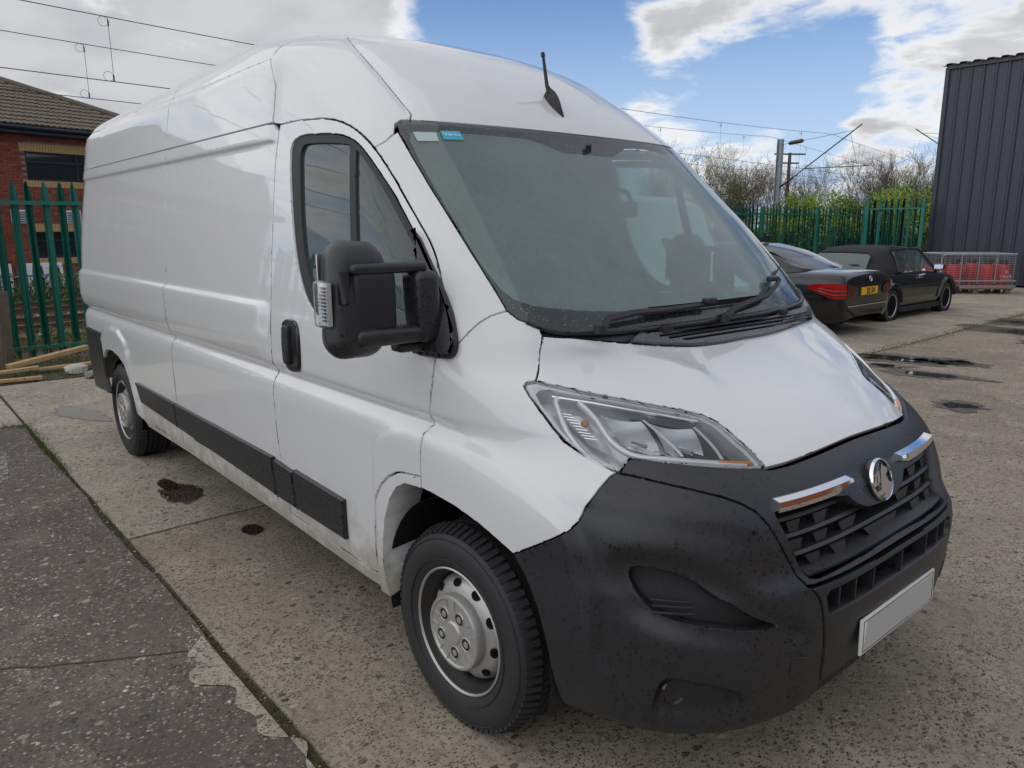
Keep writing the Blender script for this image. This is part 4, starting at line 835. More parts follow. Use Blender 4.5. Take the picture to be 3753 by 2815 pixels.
# ------------------------------------------------------------------ ground
def ground_mat(name, base, dark, pale, stones, dens=.5, sc=55, stain=.5, ribs=0, rough=.8, moss=None, wet=0):
    m, g, b, v = material(name); p = wpos(g)
    n1 = g.noise(p, .55, 6, .6); n2 = g.noise(p, 3.2, 6, .6, .3); n3 = g.noise(p, 26, 4, .7)
    c = g.mix(g.step(n1, .35, .68), dark, base); c = g.mix(g.math('MULTIPLY', g.step(n2, .48, .72), stain), c, pale)
    c = g.mix(g.math('MULTIPLY', g.step(n2, .42, .25), stain), c, tuple(x*.62 for x in dark))
    h = g.math('MULTIPLY', n3, .5)
    c = g.mix(g.math('MULTIPLY', g.step(n3, .46, .70), .55), c, tuple(x*.42 for x in dark))
    c = g.mix(g.math('MULTIPLY', g.step(g.noise(p, 75, 3, .7), .55, .75), .5), c, tuple(min(1, x*1.25) for x in pale))
    for k, (s_, rad, pr) in enumerate(((sc, .40, dens), (sc*.45, .36, dens*.6), (sc*2.1, .5, dens*1.1))):
        mp = g.n('ShaderNodeMapping'); g.l(p, mp.inputs[0]); mp.inputs['Location'].default_value = (k*3.1, k*1.7, 0); mp.inputs['Rotation'].default_value = (0, 0, .5+k)
        mp.inputs['Scale'].default_value = (1, .72, 1)
        vn = g.n('ShaderNodeTexVoronoi', feature='F1'); g.l(mp.outputs[0], vn.inputs['Vector']); vn.inputs['Scale'].default_value = s_
        se = g.n('ShaderNodeSeparateColor'); g.l(vn.outputs['Color'], se.inputs[0])
        mask = g.math('MULTIPLY', g.step(vn.outputs['Distance'], rad, rad*.72), g.math('LESS_THAN', se.outputs[0], pr))
        mask = g.math('MULTIPLY', mask, g.math('MULTIPLY_ADD', g.step(g.noise(p, 1.3+k, 3), .35, .6), .7, .3))
        sc_ = g.ramp(se.outputs[1], [(i/len(stones), s) for i, s in enumerate(stones)], 'CONSTANT')
        c = g.mix(g.math('MULTIPLY', mask, .95), c, sc_); h = g.math('ADD', h, g.math('MULTIPLY', mask, .45))
    if moss:
        c = g.mix(g.math('MULTIPLY', g.step(g.noise(p, 5, 5, .6), .5, .7), moss), c, (.05, .06, .02))
    if ribs:
        w = g.n('ShaderNodeTexWave', bands_direction='Y', wave_profile='SIN'); mp = g.n('ShaderNodeMapping'); g.l(p, mp.inputs[0]); g.l(mp.outputs[0], w.inputs[0]); w.inputs['Scale'].default_value = 5.5; w.inputs['Distortion'].default_value = 3; w.inputs['Detail'].default_value = 3
        wr = g.math('MULTIPLY', w.outputs[1], g.step(g.noise(p, .8, 2), .4, .6)); h = g.math('MULTIPLY_ADD', wr, ribs, h)
    g.l(c, b.inputs['Base Color']); b.inputs['Specular IOR Level'].default_value = .35
    g.l(g.math('SUBTRACT', rough, g.math('MULTIPLY', g.step(n1, .55, .8), wet)), b.inputs['Roughness'])
    g.l(g.bump(h, .75, .008, g.bump(n2, .25, .03)), b.inputs['Normal']); return m
def fix_scale(m):    # small random offset vectors used by the stones
    for n in m.node_tree.nodes:
        if n.type == 'VECT_MATH' and n.operation == 'SCALE': n.inputs['Scale'].default_value = .006
        if n.type == 'TEX_NOISE' and not n.inputs['Vector'].is_linked: n.inputs['Scale'].default_value = 30
    return m
STONE = [(.085, .068, .052), (.045, .04, .036), (.30, .25, .18), (.15, .10, .065), (.40, .36, .29), (.07, .066, .066), (.19, .15, .11), (.11, .075, .05)]
M['conc'] = fix_scale(ground_mat('concrete', (.43, .388, .312), (.31, .278, .220), (.52, .478, .392), STONE, .50, 62, .6))
M['conc_r'] = fix_scale(ground_mat('concrete_ribbed', (.43, .390, .315), (.30, .270, .216), (.53, .488, .402), STONE, .30, 60, .6, ribs=.9))
M['conc_f'] = fix_scale(ground_mat('concrete_yard', (.335, .292, .228), (.24, .208, .160), (.42, .372, .297), STONE, .48, 60, .6, wet=.2))
M['tarmac'] = fix_scale(ground_mat('worn_tarmac', (.150, .128, .110), (.092, .078, .068), (.26, .225, .192), [(.16, .14, .13), (.07, .06, .06), (.30, .26, .23), (.10, .09, .09), (.42, .38, .33), (.05, .045, .045), (.17, .12, .10)], .6, 48, .5))
M['soil'] = fix_scale(ground_mat('soil', (.085, .072, .05), (.05, .042, .03), (.12, .11, .07), STONE, .3, 30, .5, moss=.6))
M['ballast'] = fix_scale(ground_mat('ballast_bed', (.16, .135, .115), (.10, .085, .07), (.24, .215, .19), STONE, .95, 16, .4))
M['moss'] = plain('joint_moss', (.060, .052, .026), .95, var=.6, scale=22, bump=.8, bscale=60)
M['grass'] = plain('grass', (.085, .125, .030), .8, var=.55, scale=8)
M['drygrass'] = plain('dry_grass', (.20, .16, .085), .85, var=.5, scale=6)
M['leaf'] = plain('leaves', (.10, .17, .028), .7, var=.6, scale=3)
M['leaf2'] = plain('spring_leaves', (.22, .30, .045), .7, var=.45, scale=2.5)
M['leaf3'] = plain('ivy_leaves', (.045, .085, .022), .7, var=.6, scale=2.5)
M['bark'] = plain('bark', (.10, .085, .068), .9, var=.4, scale=12)
M['twig'] = plain('twigs', (.105, .082, .064), .9, var=.4, scale=5)
M['debris'] = plain('brown_moss', (.045, .030, .020), .95, var=.6, scale=40)
M['mark'] = plain('worn_white_line', (.34, .33, .30), .8, var=.6, scale=20)
def wear(m):
    nt = m.node_tree; g = NT(nt); b = nt.nodes['Principled BSDF']; out = nt.nodes['Material Output']; p = wpos(g); f = g.math('MULTIPLY', g.step(g.noise(p, 16, 6, .7), .40, .62), .85)
    tr = g.n('ShaderNodeBsdfTransparent'); mx = g.n('ShaderNodeMixShader'); g.l(f, mx.inputs[0]); g.l(tr.outputs[0], mx.inputs[1]); g.l(b.outputs[0], mx.inputs[2]); g.l(mx.outputs[0], out.inputs[0])
wear(M['mark'])
def sheet(name, poly, z, mat, t=.03):
    bm = bmesh.new(); prism(bm, poly, 'z', z-t, z); o = obj(name, bm, mat); o['kind'] = 'structure'; return o
def rect(x0, y0, x1, y1): return [(x0, y0), (x1, y0), (x1, y1), (x0, y1)]
bm = bmesh.new(); v4 = [bm.verts.new((x, y, -.9)) for x, y in rect(-700, -700, 700, 700)]; bm.faces.new(v4); g_ = obj('ground', bm, M['soil']); g_['kind'] = 'structure'
sheet('yard_base', rect(-9.6, -60, 60, 60), -.012, M['moss'], .9)
J = .014
def wob(p0, p1, amp, n, seed):
    r = random.Random(seed); o = []
    for i in range(n+1):
        t = i/n; k = r.uniform(-amp, amp) if 0 < i < n else 0; o.append((p0[0]+(p1[0]-p0[0])*t+(k if abs(p1[0]-p0[0]) < abs(p1[1]-p0[1]) else 0), p0[1]+(p1[1]-p0[1])*t+(0 if abs(p1[0]-p0[0]) < abs(p1[1]-p0[1]) else k)))
    return o
ED = wob((-5.53, -1.405), (40, -1.405), .007, 160, 3); ED2 = [(x, y-.034+.012*math.sin(x*3.1)) for x, y in ED]
k = min(range(len(ED)), key=lambda i: abs(ED[i][0]+2.38)); ED[k] = (-2.38, -1.405)
sheet('concrete_slab', [(-7.55, 30), (-7.55, -1.40)]+[(-5.53, -1.405)]+[p for p in ED if -5.5 < p[0] < -2.45]+[(-2.394, -1.405)]+[(-2.394+.01*math.sin(y*2.2)-.018*max(0, y-3)/1, y) for y in np.linspace(-1.2, 16, 50)]+[(-2.75, 30)], 0, M['conc'])
sheet('concrete_slab', [(-2.364, -1.405)]+[p for p in ED if p[0] > -2.3]+[(40, 40), (-2.60, 40)]+[(-2.364+.01*math.sin(y*2.2)-.018*max(0, y-3)/1, y) for y in np.linspace(16, -1.2, 50)], 0, M['conc_f'])
sheet('concrete_slab', [(-7.55, -1.43), (-7.55, -40), (-5.56, -40), (-5.56, -1.43)], 0, M['conc_r'])
sheet('old_tarmac', [(-5.53, -40), (40, -40)]+ED2[::-1], 0, M['tarmac'])
# concrete skin left on the tarmac edge, and a grey repair patch
def blob(cx, cy, rx, ry, seed, n=40, amp=.3, rot=0):
    r = random.Random(seed); ph = [r.uniform(0, 6.28) for _ in range(14)]; am = [r.uniform(.3, 1)/(i+1)**.8 for i in range(14)]; o = []
    for i in range(n):
        a = 2*math.pi*i/n; k = 1+amp*sum(am[j]*math.sin((j+2)*a+ph[j]) for j in range(14)); x, y = rx*k*math.cos(a), ry*k*math.sin(a); o.append((cx+x*math.cos(rot)-y*math.sin(rot), cy+x*math.sin(rot)+y*math.cos(rot)))
    return o
def patch(name, poly, mat, z=.004, soft=False):
    bm = bmesh.new()
    if soft:
        c = (sum(p[0] for p in poly)/len(poly), sum(p[1] for p in poly)/len(poly)); rings = [[bm.verts.new((c[0]+(x-c[0])*k, c[1]+(y-c[1])*k, z)) for x, y in poly] for k in (.08, .5, .8, 1., 1.25)]; n = len(poly)
        for A, B in zip(rings, rings[1:]): [bm.faces.new((A[i], A[(i+1) % n], B[(i+1) % n], B[i])) for i in range(n)]
        bm.faces.new(rings[0]); o = obj(name, bm, mat); at = o.data.attributes.new('fade', 'FLOAT', 'POINT'); at.data.foreach_set('value', np.repeat([1., .95, .7, .42, 0.], n).astype(np.float32))
    else:
        f = bm.faces.new([bm.verts.new((x, y, z)) for x, y in poly]); bmesh.ops.triangulate(bm, faces=[f]); o = obj(name, bm, mat)
    o['kind'] = 'structure'; return o
def soften(m, sc=14):
    nt = m.node_tree; g = NT(nt); out = nt.nodes['Material Output']; b = nt.nodes['Principled BSDF']; at = g.n('ShaderNodeAttribute', attribute_name='fade'); p = wpos(g)
    f = g.step(g.math('ADD', at.outputs['Fac'], g.math('MULTIPLY', g.math('SUBTRACT', g.noise(p, sc, 6, .65), .5), 1.3)), .32, .62); tr = g.n('ShaderNodeBsdfTransparent'); mx = g.n('ShaderNodeMixShader'); g.l(f, mx.inputs[0]); g.l(tr.outputs[0], mx.inputs[1]); g.l(b.outputs[0], mx.inputs[2]); g.l(mx.outputs[0], out.inputs[0]); return m
bm = bmesh.new(); prev = None
for x in np.linspace(-1.25, 1.35, 90):
    e_ = min(1, (x+1.25)/.15, (1.35-x)/.15); row = [bm.verts.new((x, -1.446, .004)), bm.verts.new((x, -1.447-e_*(.06+.05*math.sin(x*5.3)*(x > -.9)+.035*math.sin(x*13+1)+.022*math.sin(x*29)), .004))]
    if prev: bm.faces.new((prev[0], prev[1], row[1], row[0]))
    prev = row
obj('cement_skin', bm, M['conc'])['kind'] = 'structure'
patch('repair_patch', blob(-5.65, -.98, .42, .14, 4, rot=.25, amp=.12), soften(plain('repair_mortar', (.24, .225, .205), .8, var=.2, scale=20, bump=.3), 10), .004, True)
patch('tarmac_crack', wob((-1.05, -1.52), (-1.75, -2.75), .012, 16, 5)+[(x-.008, y) for x, y in wob((-1.05, -1.52), (-1.75, -2.75), .012, 16, 5)][::-1], M['moss'], .003)
# joint filling and standing water
M['water'] = plain('puddle_water', (.02, .018, .015), .03, spec=.6, var=.2, scale=3)
M['wetconc'] = fix_scale(ground_mat('wet_concrete', (.125, .108, .088), (.09, .078, .062), (.17, .15, .12), STONE, .5, 55, .5, rough=.35))
soften(M['wetconc'], 7); soften(M['water'], 6)
for i, (x, y, rx, ry, rot) in enumerate(((-2.05, 7.35, .42, .17, .25), (-1.62, 7.5, .24, .12, .2), (-1.40, 6.55, .26, .11, .1), (-1.95, 6.75, .15, .08, .3), (-.62, 5.2, .13, .10, 0), (-1.75, 11.3, .42, .30, .2), (-2.2, 12.6, .30, .22, 0), (-1.0, 10.2, .3, .16, .4))):
    patch('damp_patch', blob(x, y, rx*2., ry*2., 20+i, rot=rot, amp=.25, n=60), M['wetconc'], .004, True); patch('puddle', blob(x, y, rx*1.1, ry*1.1, 50+i, rot=rot, amp=.25, n=60), M['water'], .008, True)
for i, (x0, y0, x1, y1, w) in enumerate(((-3.75, 12.83, -2.75, 12.95, .07), (-4.2, 15.15, -2.6, 15.3, .08), (-3.75, 10.52, -3.3, 10.56, .07), (-4.75, -1.70, -3.9, -1.80, .10), (-1.6, 14.2, .6, 14.4, .07))):
    d = Vector((x1-x0, y1-y0)).normalized(); n = Vector((-d.y, d.x))*w/2; patch('white_line', [(x0+n.x, y0+n.y), (x1+n.x, y1+n.y), (x1-n.x, y1-n.y), (x0-n.x, y0-n.y)], M['mark'], .005)
# loose stones, grass, weeds: nobody could count them
def stones(name, mats, n, area, size, seed):
    rng = np.random.default_rng(seed); bm0 = bmesh.new(); bmesh.ops.create_icosphere(bm0, subdivisions=1, radius=1); V0 = np.array([v.co[:] for v in bm0.verts]); bm0.verts.index_update(); F0 = np.array([[v.index for v in f.verts] for f in bm0.faces]); bm0.free()
    pts = area(rng, n); s = size[0]+(size[1]-size[0])*rng.random(n)**3
    sc_ = np.stack([s*rng.uniform(.7, 1.3, n), s*rng.uniform(.6, 1., n), s*rng.uniform(.3, .55, n)], 1); a = rng.uniform(0, 6.28, n); V = V0[None]*sc_[:, None]*(1+.18*rng.standard_normal((n, len(V0), 1)))
    x = V[..., 0]*np.cos(a)[:, None]-V[..., 1]*np.sin(a)[:, None]+pts[:, 0:1]; y = V[..., 0]*np.sin(a)[:, None]+V[..., 1]*np.cos(a)[:, None]+pts[:, 1:2]; z = V[..., 2]+pts[:, 2:3]+.0005
    F = (F0[None]+np.arange(n)[:, None, None]*len(V0)).reshape(-1, 3); me = bpy.data.meshes.new(name); me.from_pydata(np.stack([x, y, z], -1).reshape(-1, 3).tolist(), [], F.tolist())
    for m in mats: me.materials.append(m)
    me.polygons.foreach_set('material_index', np.repeat(rng.integers(0, len(mats), n), len(F0)).astype(np.int32)); o = link(name, me); o['kind'] = 'stuff'; return o
PEB = [plain('pebble_'+k, c, .7, var=.25, scale=60) for k, c in (('cream', (.42, .37, .30)), ('grey', (.22, .21, .20)), ('brown', (.17, .115, .075)), ('dark', (.05, .048, .05)), ('white', (.50, .48, .44)))]
def ar_tar(rng, n): y = -1.46-4.5*rng.random(n)**1.3; x = -5+8*rng.random(n); return np.stack([x, y, np.zeros(n)], 1)
def ar_con(rng, n): return np.stack([-2.3+6*rng.random(n), -1.38+4.5*rng.random(n), np.zeros(n)], 1)
def ar_joint(rng, n): x = -5+7.5*rng.random(n); return np.stack([x, -1.425+.035*rng.standard_normal(n), -.008*np.ones(n)], 1)
stones('pebbles', [PEB[0], PEB[1], PEB[2], PEB[4], PEB[1]], 5200, ar_tar, (.002, .011), 1); stones('pebbles', [PEB[1], PEB[2], PEB[3], PEB[3], PEB[2]], 2200, ar_con, (.0015, .008), 2); stones('pebbles', PEB[:3], 700, ar_joint, (.002, .009), 3)
stones('ballast', [PEB[1], PEB[2], plain('ballast_pale', (.30, .27, .24), .8)], 5200, lambda rng, n: np.stack([-21+9.2*rng.random(n), -3+9*rng.random(n), -.36+.05*rng.random(n)], 1), (.025, .05), 4)
def blades(name, mat, pts, hs, w, seed, lean=.5):
    rng = np.random.default_rng(seed); n = len(pts); P = np.array(pts, float); a = rng.uniform(0, 6.28, n); h = hs*(.4+.9*rng.random(n)); l = lean*h*rng.random(n); b = rng.uniform(0, 6.28, n)
    dx, dy = np.cos(a)*w, np.sin(a)*w; lx, ly = np.cos(b)*l, np.sin(b)*l
    V = np.stack([P+np.stack([dx, dy, 0*h], 1), P-np.stack([dx, dy, 0*h], 1), P+np.stack([lx*.4+dx*.7, ly*.4+dy*.7, h*.6], 1), P+np.stack([lx*.4-dx*.7, ly*.4-dy*.7, h*.6], 1), P+np.stack([lx, ly, h*(.95-.3*rng.random(n))], 1)], 1).reshape(-1, 3)
    base = np.arange(n)*5; F = np.concatenate([np.stack([base, base+1, base+3], 1), np.stack([base, base+3, base+2], 1), np.stack([base+2, base+3, base+4], 1)]); me = bpy.data.meshes.new(name); me.from_pydata(V.tolist(), [], F.tolist()); me.materials.append(mat); o = link(name, me); o['kind'] = 'stuff'; return o
rg_ = np.random.default_rng(11)
def along(x0, y0, x1, y1, n, sp, dens=None):
    t = rg_.random(n); o = np.stack([x0+(x1-x0)*t+sp*rg_.standard_normal(n), y0+(y1-y0)*t+sp*.6*rg_.standard_normal(n), np.full(n, -.02)], 1)
    if dens: o = o[[rg_.random() < dens(q) for q in t]]
    return o
cl = lambda seed, f=7: (lambda t: .15+.85*(math.sin(t*f*3+seed)*math.sin(t*f*1.7+seed*2) > .1))
blades('grass_tuft', M['grass'], np.concatenate([along(-5.5, -1.42, -3.85, -1.42, 900, .035), along(-5.55, -1.6, -5.45, -1.42, 250, .05), along(-3.9, -1.42, 2.2, -1.422, 700, .010, cl(1)), along(.1, -1.42, .75, -1.42, 420, .012), along(-2.42, -1.35, -2.45, 7, 700, .012, cl(2)), along(-2.46, 7.0, -2.62, 18, 6500, .075)]), .055, .0016, 1)
blades('moss_tuft', M['moss'], np.concatenate([along(-5.4, -1.42, 2.5, -1.42, 2600, .013), along(-2.38, -1.4, -2.42, 4, 900, .010)]), .018, .003, 2, .8)
blades('verge_grass', M['grass'], np.stack([-9.0+1.45*rg_.random(5200)**.8, -9+10.5*rg_.random(5200), np.full(5200, -.02)], 1), .13, .003, 3)
blades('verge_grass', M['drygrass'], np.concatenate([np.stack([-11.5+2.6*rg_.random(3000), -8+10*rg_.random(3000), np.full(3000, -.1)], 1), np.stack([-9.2+1.1*rg_.random(900), -8+9.5*rg_.random(900), np.full(900, -.02)], 1)]), .42, .004, 4, .8)
blades('verge_grass', M['leaf'], np.stack([-22.5+1.8*rg_.random(2500), -4+11*rg_.random(2500), np.full(2500, -.5)], 1), .85, .03, 5, .9)
sheet('verge', rect(-9.9, -40, -7.58, 40), .004, M['soil'])
M['stain'] = soften(plain('dark_stain', (.055, .040, .030), .95, var=.6, scale=40), 22)
for i, (x, y, rx, ry) in enumerate(((-2.93, -.96, .17, .12), (-2.07, -.86, .07, .05), (-3.15, -.98, .12, .05))):
    a = rg_.uniform(0, 6.28, 900); q = np.sqrt(rg_.random(900)); blades('moss_debris', M['debris'], np.stack([x+rx*q*np.cos(a), y+ry*q*np.sin(a), np.full(900, 0.)], 1), .014, .003, 30+i, 1.2)
    patch('moss_stain', blob(x, y, rx*1.05, ry*1.05, 80+i, amp=.2, n=50), M['stain'], .004, True)
# ------------------------------------------------------------------ timber, rubble
M['pine'] = plain('sawn_pine', (.46, .32, .16), .75, var=.3, scale=14); M['oldwood'] = plain('weathered_timber', (.13, .10, .075), .9, var=.4, scale=16)
def plank(name, p0, p1, w, t, label):
    a, b = Vector(p0), Vector(p1); d = b-a; bm = bmesh.new(); box(bm, (0, 0, 0), (d.length, w, t), bev=.004); o = obj(name, bm, M['pine']); o.matrix_world = Matrix.Translation((a+b)/2) @ d.to_track_quat('X', 'Z').to_matrix().to_4x4(); setp(o, label, 'plank', 'sawn planks dumped by the fence'); return o
plank('plank', (-8.05, -1.20, .12), (-8.42, -.33, .21), .10, .05, 'thick pale plank tilted on top of the other planks by the green fence')
plank('plank', (-7.98, -1.75, .055), (-7.92, -.93, .10), .09, .035, 'middle pale plank lying just under the tilted one, running out of the left edge')
plank('plank', (-7.72, -1.75, .03), (-7.62, -.95, .035), .07, .035, 'thin pale plank lying in the grass nearest the concrete')
plank('plank', (-8.1, -.9, .05), (-7.95, -.25, .085), .09, .03, 'pale plank lying behind the white stone, its end towards the van')
def rubble(name, loc, s, label, mat, seed):
    bm = bmesh.new(); bmesh.ops.create_icosphere(bm, subdivisions=2, radius=1); r = random.Random(seed)
    for v in bm.verts: v.co = Vector((v.co.x*s[0], v.co.y*s[1], v.co.z*s[2]))*(1+.22*r.uniform(-1, 1))
    o = obj(name, bm, mat, None, 30); o.location = loc; setp(o, label, 'rubble')
rubble('rubble', (-7.80, -.58, .05), (.07, .13, .06), 'cream lump of rubble among the planks and grass', PEB[4], 2); rubble('rubble', (-7.42, -.50, .04), (.08, .09, .05), 'grey lump of rubble at the edge of the concrete behind the van', PEB[1], 3)
bm = bmesh.new(); box(bm, (0, 0, .42), (.13, .13, .95), bev=.01); o = obj('timber_post', bm, M['oldwood']); o.location = (-8.85, -1.12, 0); o.rotation_euler = (R(-3), R(-2), .3); setp(o, 'short weathered brown timber post behind the green fence at the left edge', 'post')
# ------------------------------------------------------------------ green palisade fence
M['green'] = plain('green_powder_coat', (.011, .145, .108), .42, var=.2, scale=9)
def pale_mesh(h, w=.086):
    bm = bmesh.new(); xs = [-w/2, -w*.30, -w*.12, w*.12, w*.30, w/2]; ys = [.0, .004, .016, .016, .004, 0]
    tops = [h-.13, h-.10, h-.03, h-.03, h-.10, h-.13]; tt = [h-.135, h-.055, h, h, h-.055, h-.135]
    A = [bm.verts.new((x, y, .04)) for x, y in zip(xs, ys)]; B = [bm.verts.new((x, y, t)) for x, y, t in zip(xs, ys, tt)]
    m0_, m1_ = bm.verts.new((0, .017, h+.02)), None
    for i in range(5): bm.faces.new((A[i], A[i+1], B[i+1], B[i]))
    bm.faces.new((B[2], B[3], m0_)); 
    r = bmesh.ops.solidify(bm, geom=bm.faces[:], thickness=.003); me = bpy.data.meshes.new('pale'); bm.to_mesh(me); bm.free(); me.materials.append(M['green']); return me
PM_ = pale_mesh(2.17)
def fence_run(root, p0, p1, me, sp, posts, rails, rot, post_h, jit=.0):
    d = Vector((p1[0]-p0[0], p1[1]-p0[1], 0)); L = d.length; d.normalize(); a = math.atan2(d.y, d.x); n = int(L/sp); nrm = Vector((-d.y, d.x, 0))
    for i in range(n+1):
        p = Vector((*p0, 0))+d*(i*sp); 
        o = link('pale', me, root); o.location = p; o.rotation_euler = (random.uniform(-1, 1)*R(jit), random.uniform(-1, 1)*R(jit), a+rot)
    for z in rails:
        bm = bmesh.new(); box(bm, ((p0[0]+p1[0])/2, (p0[1]+p1[1])/2, z), (L+.1, .045, .045), a); bm.transform(Matrix.Translation(nrm*(-.034 if rot == 0 else .034)*1)); obj('rail', bm, M['green'], root)
    for t in posts:
        p = Vector((*p0, 0))+d*t; bm = bmesh.new(); box(bm, p-nrm*(.10 if rot == 0 else -.10)*.0+Vector((0, 0, post_h/2))-nrm*.085, (.10, .055, post_h), a); obj('post', bm, M['green'], root)
F1 = thing('palisade_fence', 'long green palisade fence of pointed pales between the yard and the railway', 'fence', (0, 0, 0))
fence_run(F1, (-9.10, -7.9), (-9.10, 24.2), PM_, .165, [.6+2.85*k for k in range(1, 12)], (1.925, .17), 0, 2.12, .6)
F2 = thing('palisade_fence', 'short taller green palisade panel closing the gap to the dark clad building', 'fence', (0, 0, 0))
PM2 = pale_mesh(2.38); fence_run(F2, (-8.58, 20.5), (-7.02, 20.5), PM2, .165, [0, 1.56], (2.10, .3), 0, 2.36, .3)
# ------------------------------------------------------------------ railway
RS = .10        # the line swings away from the yard: x = x0 - RS * y
sheet('trackbed', [(-9.9, -60), (-9.9, 90), (-40, 90), (-24, -60)], -.40, M['ballast'], .5)
M['railtop'] = plain('rail_steel', (.30, .28, .27), .35, .6, var=.3); M['rust'] = plain('rusty_rail', (.11, .065, .04), .8, var=.4); M['sleeper'] = plain('concrete_sleeper', (.27, .25, .22), .9, var=.2)
for x0, nm in ((-11.9, 'nearest of the three railway tracks, next to the green fence'), (-15.1, 'middle railway track under the nearer overhead wire'), (-18.6, 'farthest railway track, next to the grey palisade fence')):
    t = thing('railway_track', nm, 'railway track', (x0, 0, -.4)); t.rotation_euler = (0, 0, math.atan(RS))
    for s in (-.7175, .7175):
        bm = bmesh.new(); prism(bm, [(s-.07, .13), (s+.07, .13), (s+.012, .155), (s+.012, .24), (s+.035, .255), (s+.035, .285), (s-.035, .285), (s-.035, .255), (s-.012, .24), (s-.012, .155)], 'y', -30, 70); ro = obj('rail', bm, M['rust'], t)
        bm = bmesh.new(); box(bm, (s, 20, .288), (.066, 100, .005)); obj('running_surface', bm, M['railtop'], ro)
    bm = bmesh.new()
    for y in np.arange(-30, 70, .65): box(bm, (0, y, .06), (2.4, .22, .14))
    obj('sleepers', bm, M['sleeper'], t)['kind'] = 'stuff'
# overhead line: masts, arms, wires
M['wire'] = plain('copper_wire', (.055, .06, .06), .5, .3); M['mast'] = plain('galvanised_mast', (.30, .31, .33), .5, .5, var=.2); M['greenarm'] = plain('verdigris_tube', (.05, .13, .09), .5, .3); M['insul'] = plain('brown_insulator', (.06, .04, .038), .35)
def hsec(bm, x, y, z0, z1, w=.25, tk=.02):
    for dx in (-w/2, w/2): box(bm, (x+dx, y, (z0+z1)/2), (tk, w, z1-z0))
    box(bm, (x, y, (z0+z1)/2), (w, tk, z1-z0))
def mast(loc, h, arm, label):
    t = thing('overhead_line_mast', label, 'mast', (*loc, 0)); bm = bmesh.new(); hsec(bm, 0, 0, -.5, h, .26); obj('column', bm, M['mast'], t)
    if arm:
        e, zt, zb = Vector(arm[0]), arm[1], arm[2]
        d = (e-Vector((0, 0, zb))).normalized(); bm = bmesh.new(); tube(bm, [Vector((.12, 0, zb))+d*.9, e+d*.5], .035, 8); ao = obj('arm', bm, M['greenarm'], t, 60)
        bm = bmesh.new(); tube(bm, [Vector((.12, 0, zb)), Vector((.12, 0, zb))+d*.95], .06, 8); obj('insulator', bm, M['insul'], ao, 60)
        p = Vector((.13, 0, zt)); q = e; dd = (q-p).normalized(); bm = bmesh.new(); tube(bm, [p, q], .012, 6); so_ = obj('stay', bm, M['wire'], t)
        bm = bmesh.new(); tube(bm, [p+dd*.35, p+dd*.45, p+dd*1.15, p+dd*1.25], [.04, .11, .11, .04], 10); obj('insulator', bm, M['insul'], so_, 60)
        bm = bmesh.new(); a = e-d*3.2; b = a+Vector((3.6, .0, -.05)); tube(bm, [a, b], .028, 6); tube(bm, [b, b+Vector((-.9, 0, .25)), b+Vector((-1.6, 0, .1))], .018, 6); tube(bm, [e-d*.2, b+Vector((-.6, 0, .05))], .010, 6); obj('registration_arm', bm, M['greenarm'], ao, 60)
    return t
mast((-21.6, 37.6), 6.35, ((4.1, 0, 6.45), 6.05, 3.75), 'tall grey steel mast with an arm and brown insulators behind the green fence')
mast((-16.9, 53.0), 7.6, ((-3.4, 0, 7.7), 7.3, 5.2), 'overhead line mast hidden behind the dark building, its green arm sticking out')
t = thing('telegraph_pole', 'distant thin pole with cross arms among the bare trees', 'pole', (-31.5, 56, 0)); bm = bmesh.new(); tube(bm, [(0, 0, -.5), (0, 0, 7.4)], [.16, .13], 8); obj('pole', bm, M['bark'], t, 60)
for z, l in ((7.3, 2.6), (6.6, 1.6)):
    bm = bmesh.new(); box(bm, (0, 0, z), (.12, l, .12), -.6); obj('cross_arm', bm, M['bark'], t)
def wire(name, pts, label, r=.009):
    bm = bmesh.new(); tube(bm, pts, r, 5); o = obj(name, bm, M['wire'], None, 60); setp(o, label, 'overhead wire'); return o
def ctr(y, x0, z): return (x0-RS*y, y, z)
def par(y, lo, span, top, sag): k = ((y-lo) % span)/span; return top-4*sag*k*(1-k)
for x0, nm, za, dy in ((-15.0, 'nearer', 4.44, 0.), (-18.4, 'farther', 4.58, .3)):
    ys = np.linspace(-20, 95, 116)
    wire('contact_wire', [ctr(y, x0, za) for y in ys], f'straight lower contact wire of the {nm} overhead line')
    mz = lambda y: par(y, -21.8, 59.4, za+1.95, .80)
    mw = wire('catenary_wire', [ctr(y, x0, mz(y)) for y in ys], f'sagging upper catenary wire of the {nm} overhead line')
    for y in np.arange(-14+dy, 90, 8.0):
        dz = mz(y); bm = bmesh.new(); tube(bm, [ctr(y, x0, za), ctr(y, x0, dz)], .005, 4)
        for zz, s in ((za+.02, 1), (dz-.16, -1)):
            c = Vector(ctr(y, x0, zz+.07)); tube(bm, [c+Vector((.0, -.09+.09*math.cos(q), .09*math.sin(q))) for q in np.linspace(0, 5.6, 12)], .004, 4); tube(bm, [c-Vector((0, 0, .08)), c+Vector((0, 0, .03))], .016, 5)
        obj('dropper', bm, M['wire'], mw)['kind'] = 'stuff'
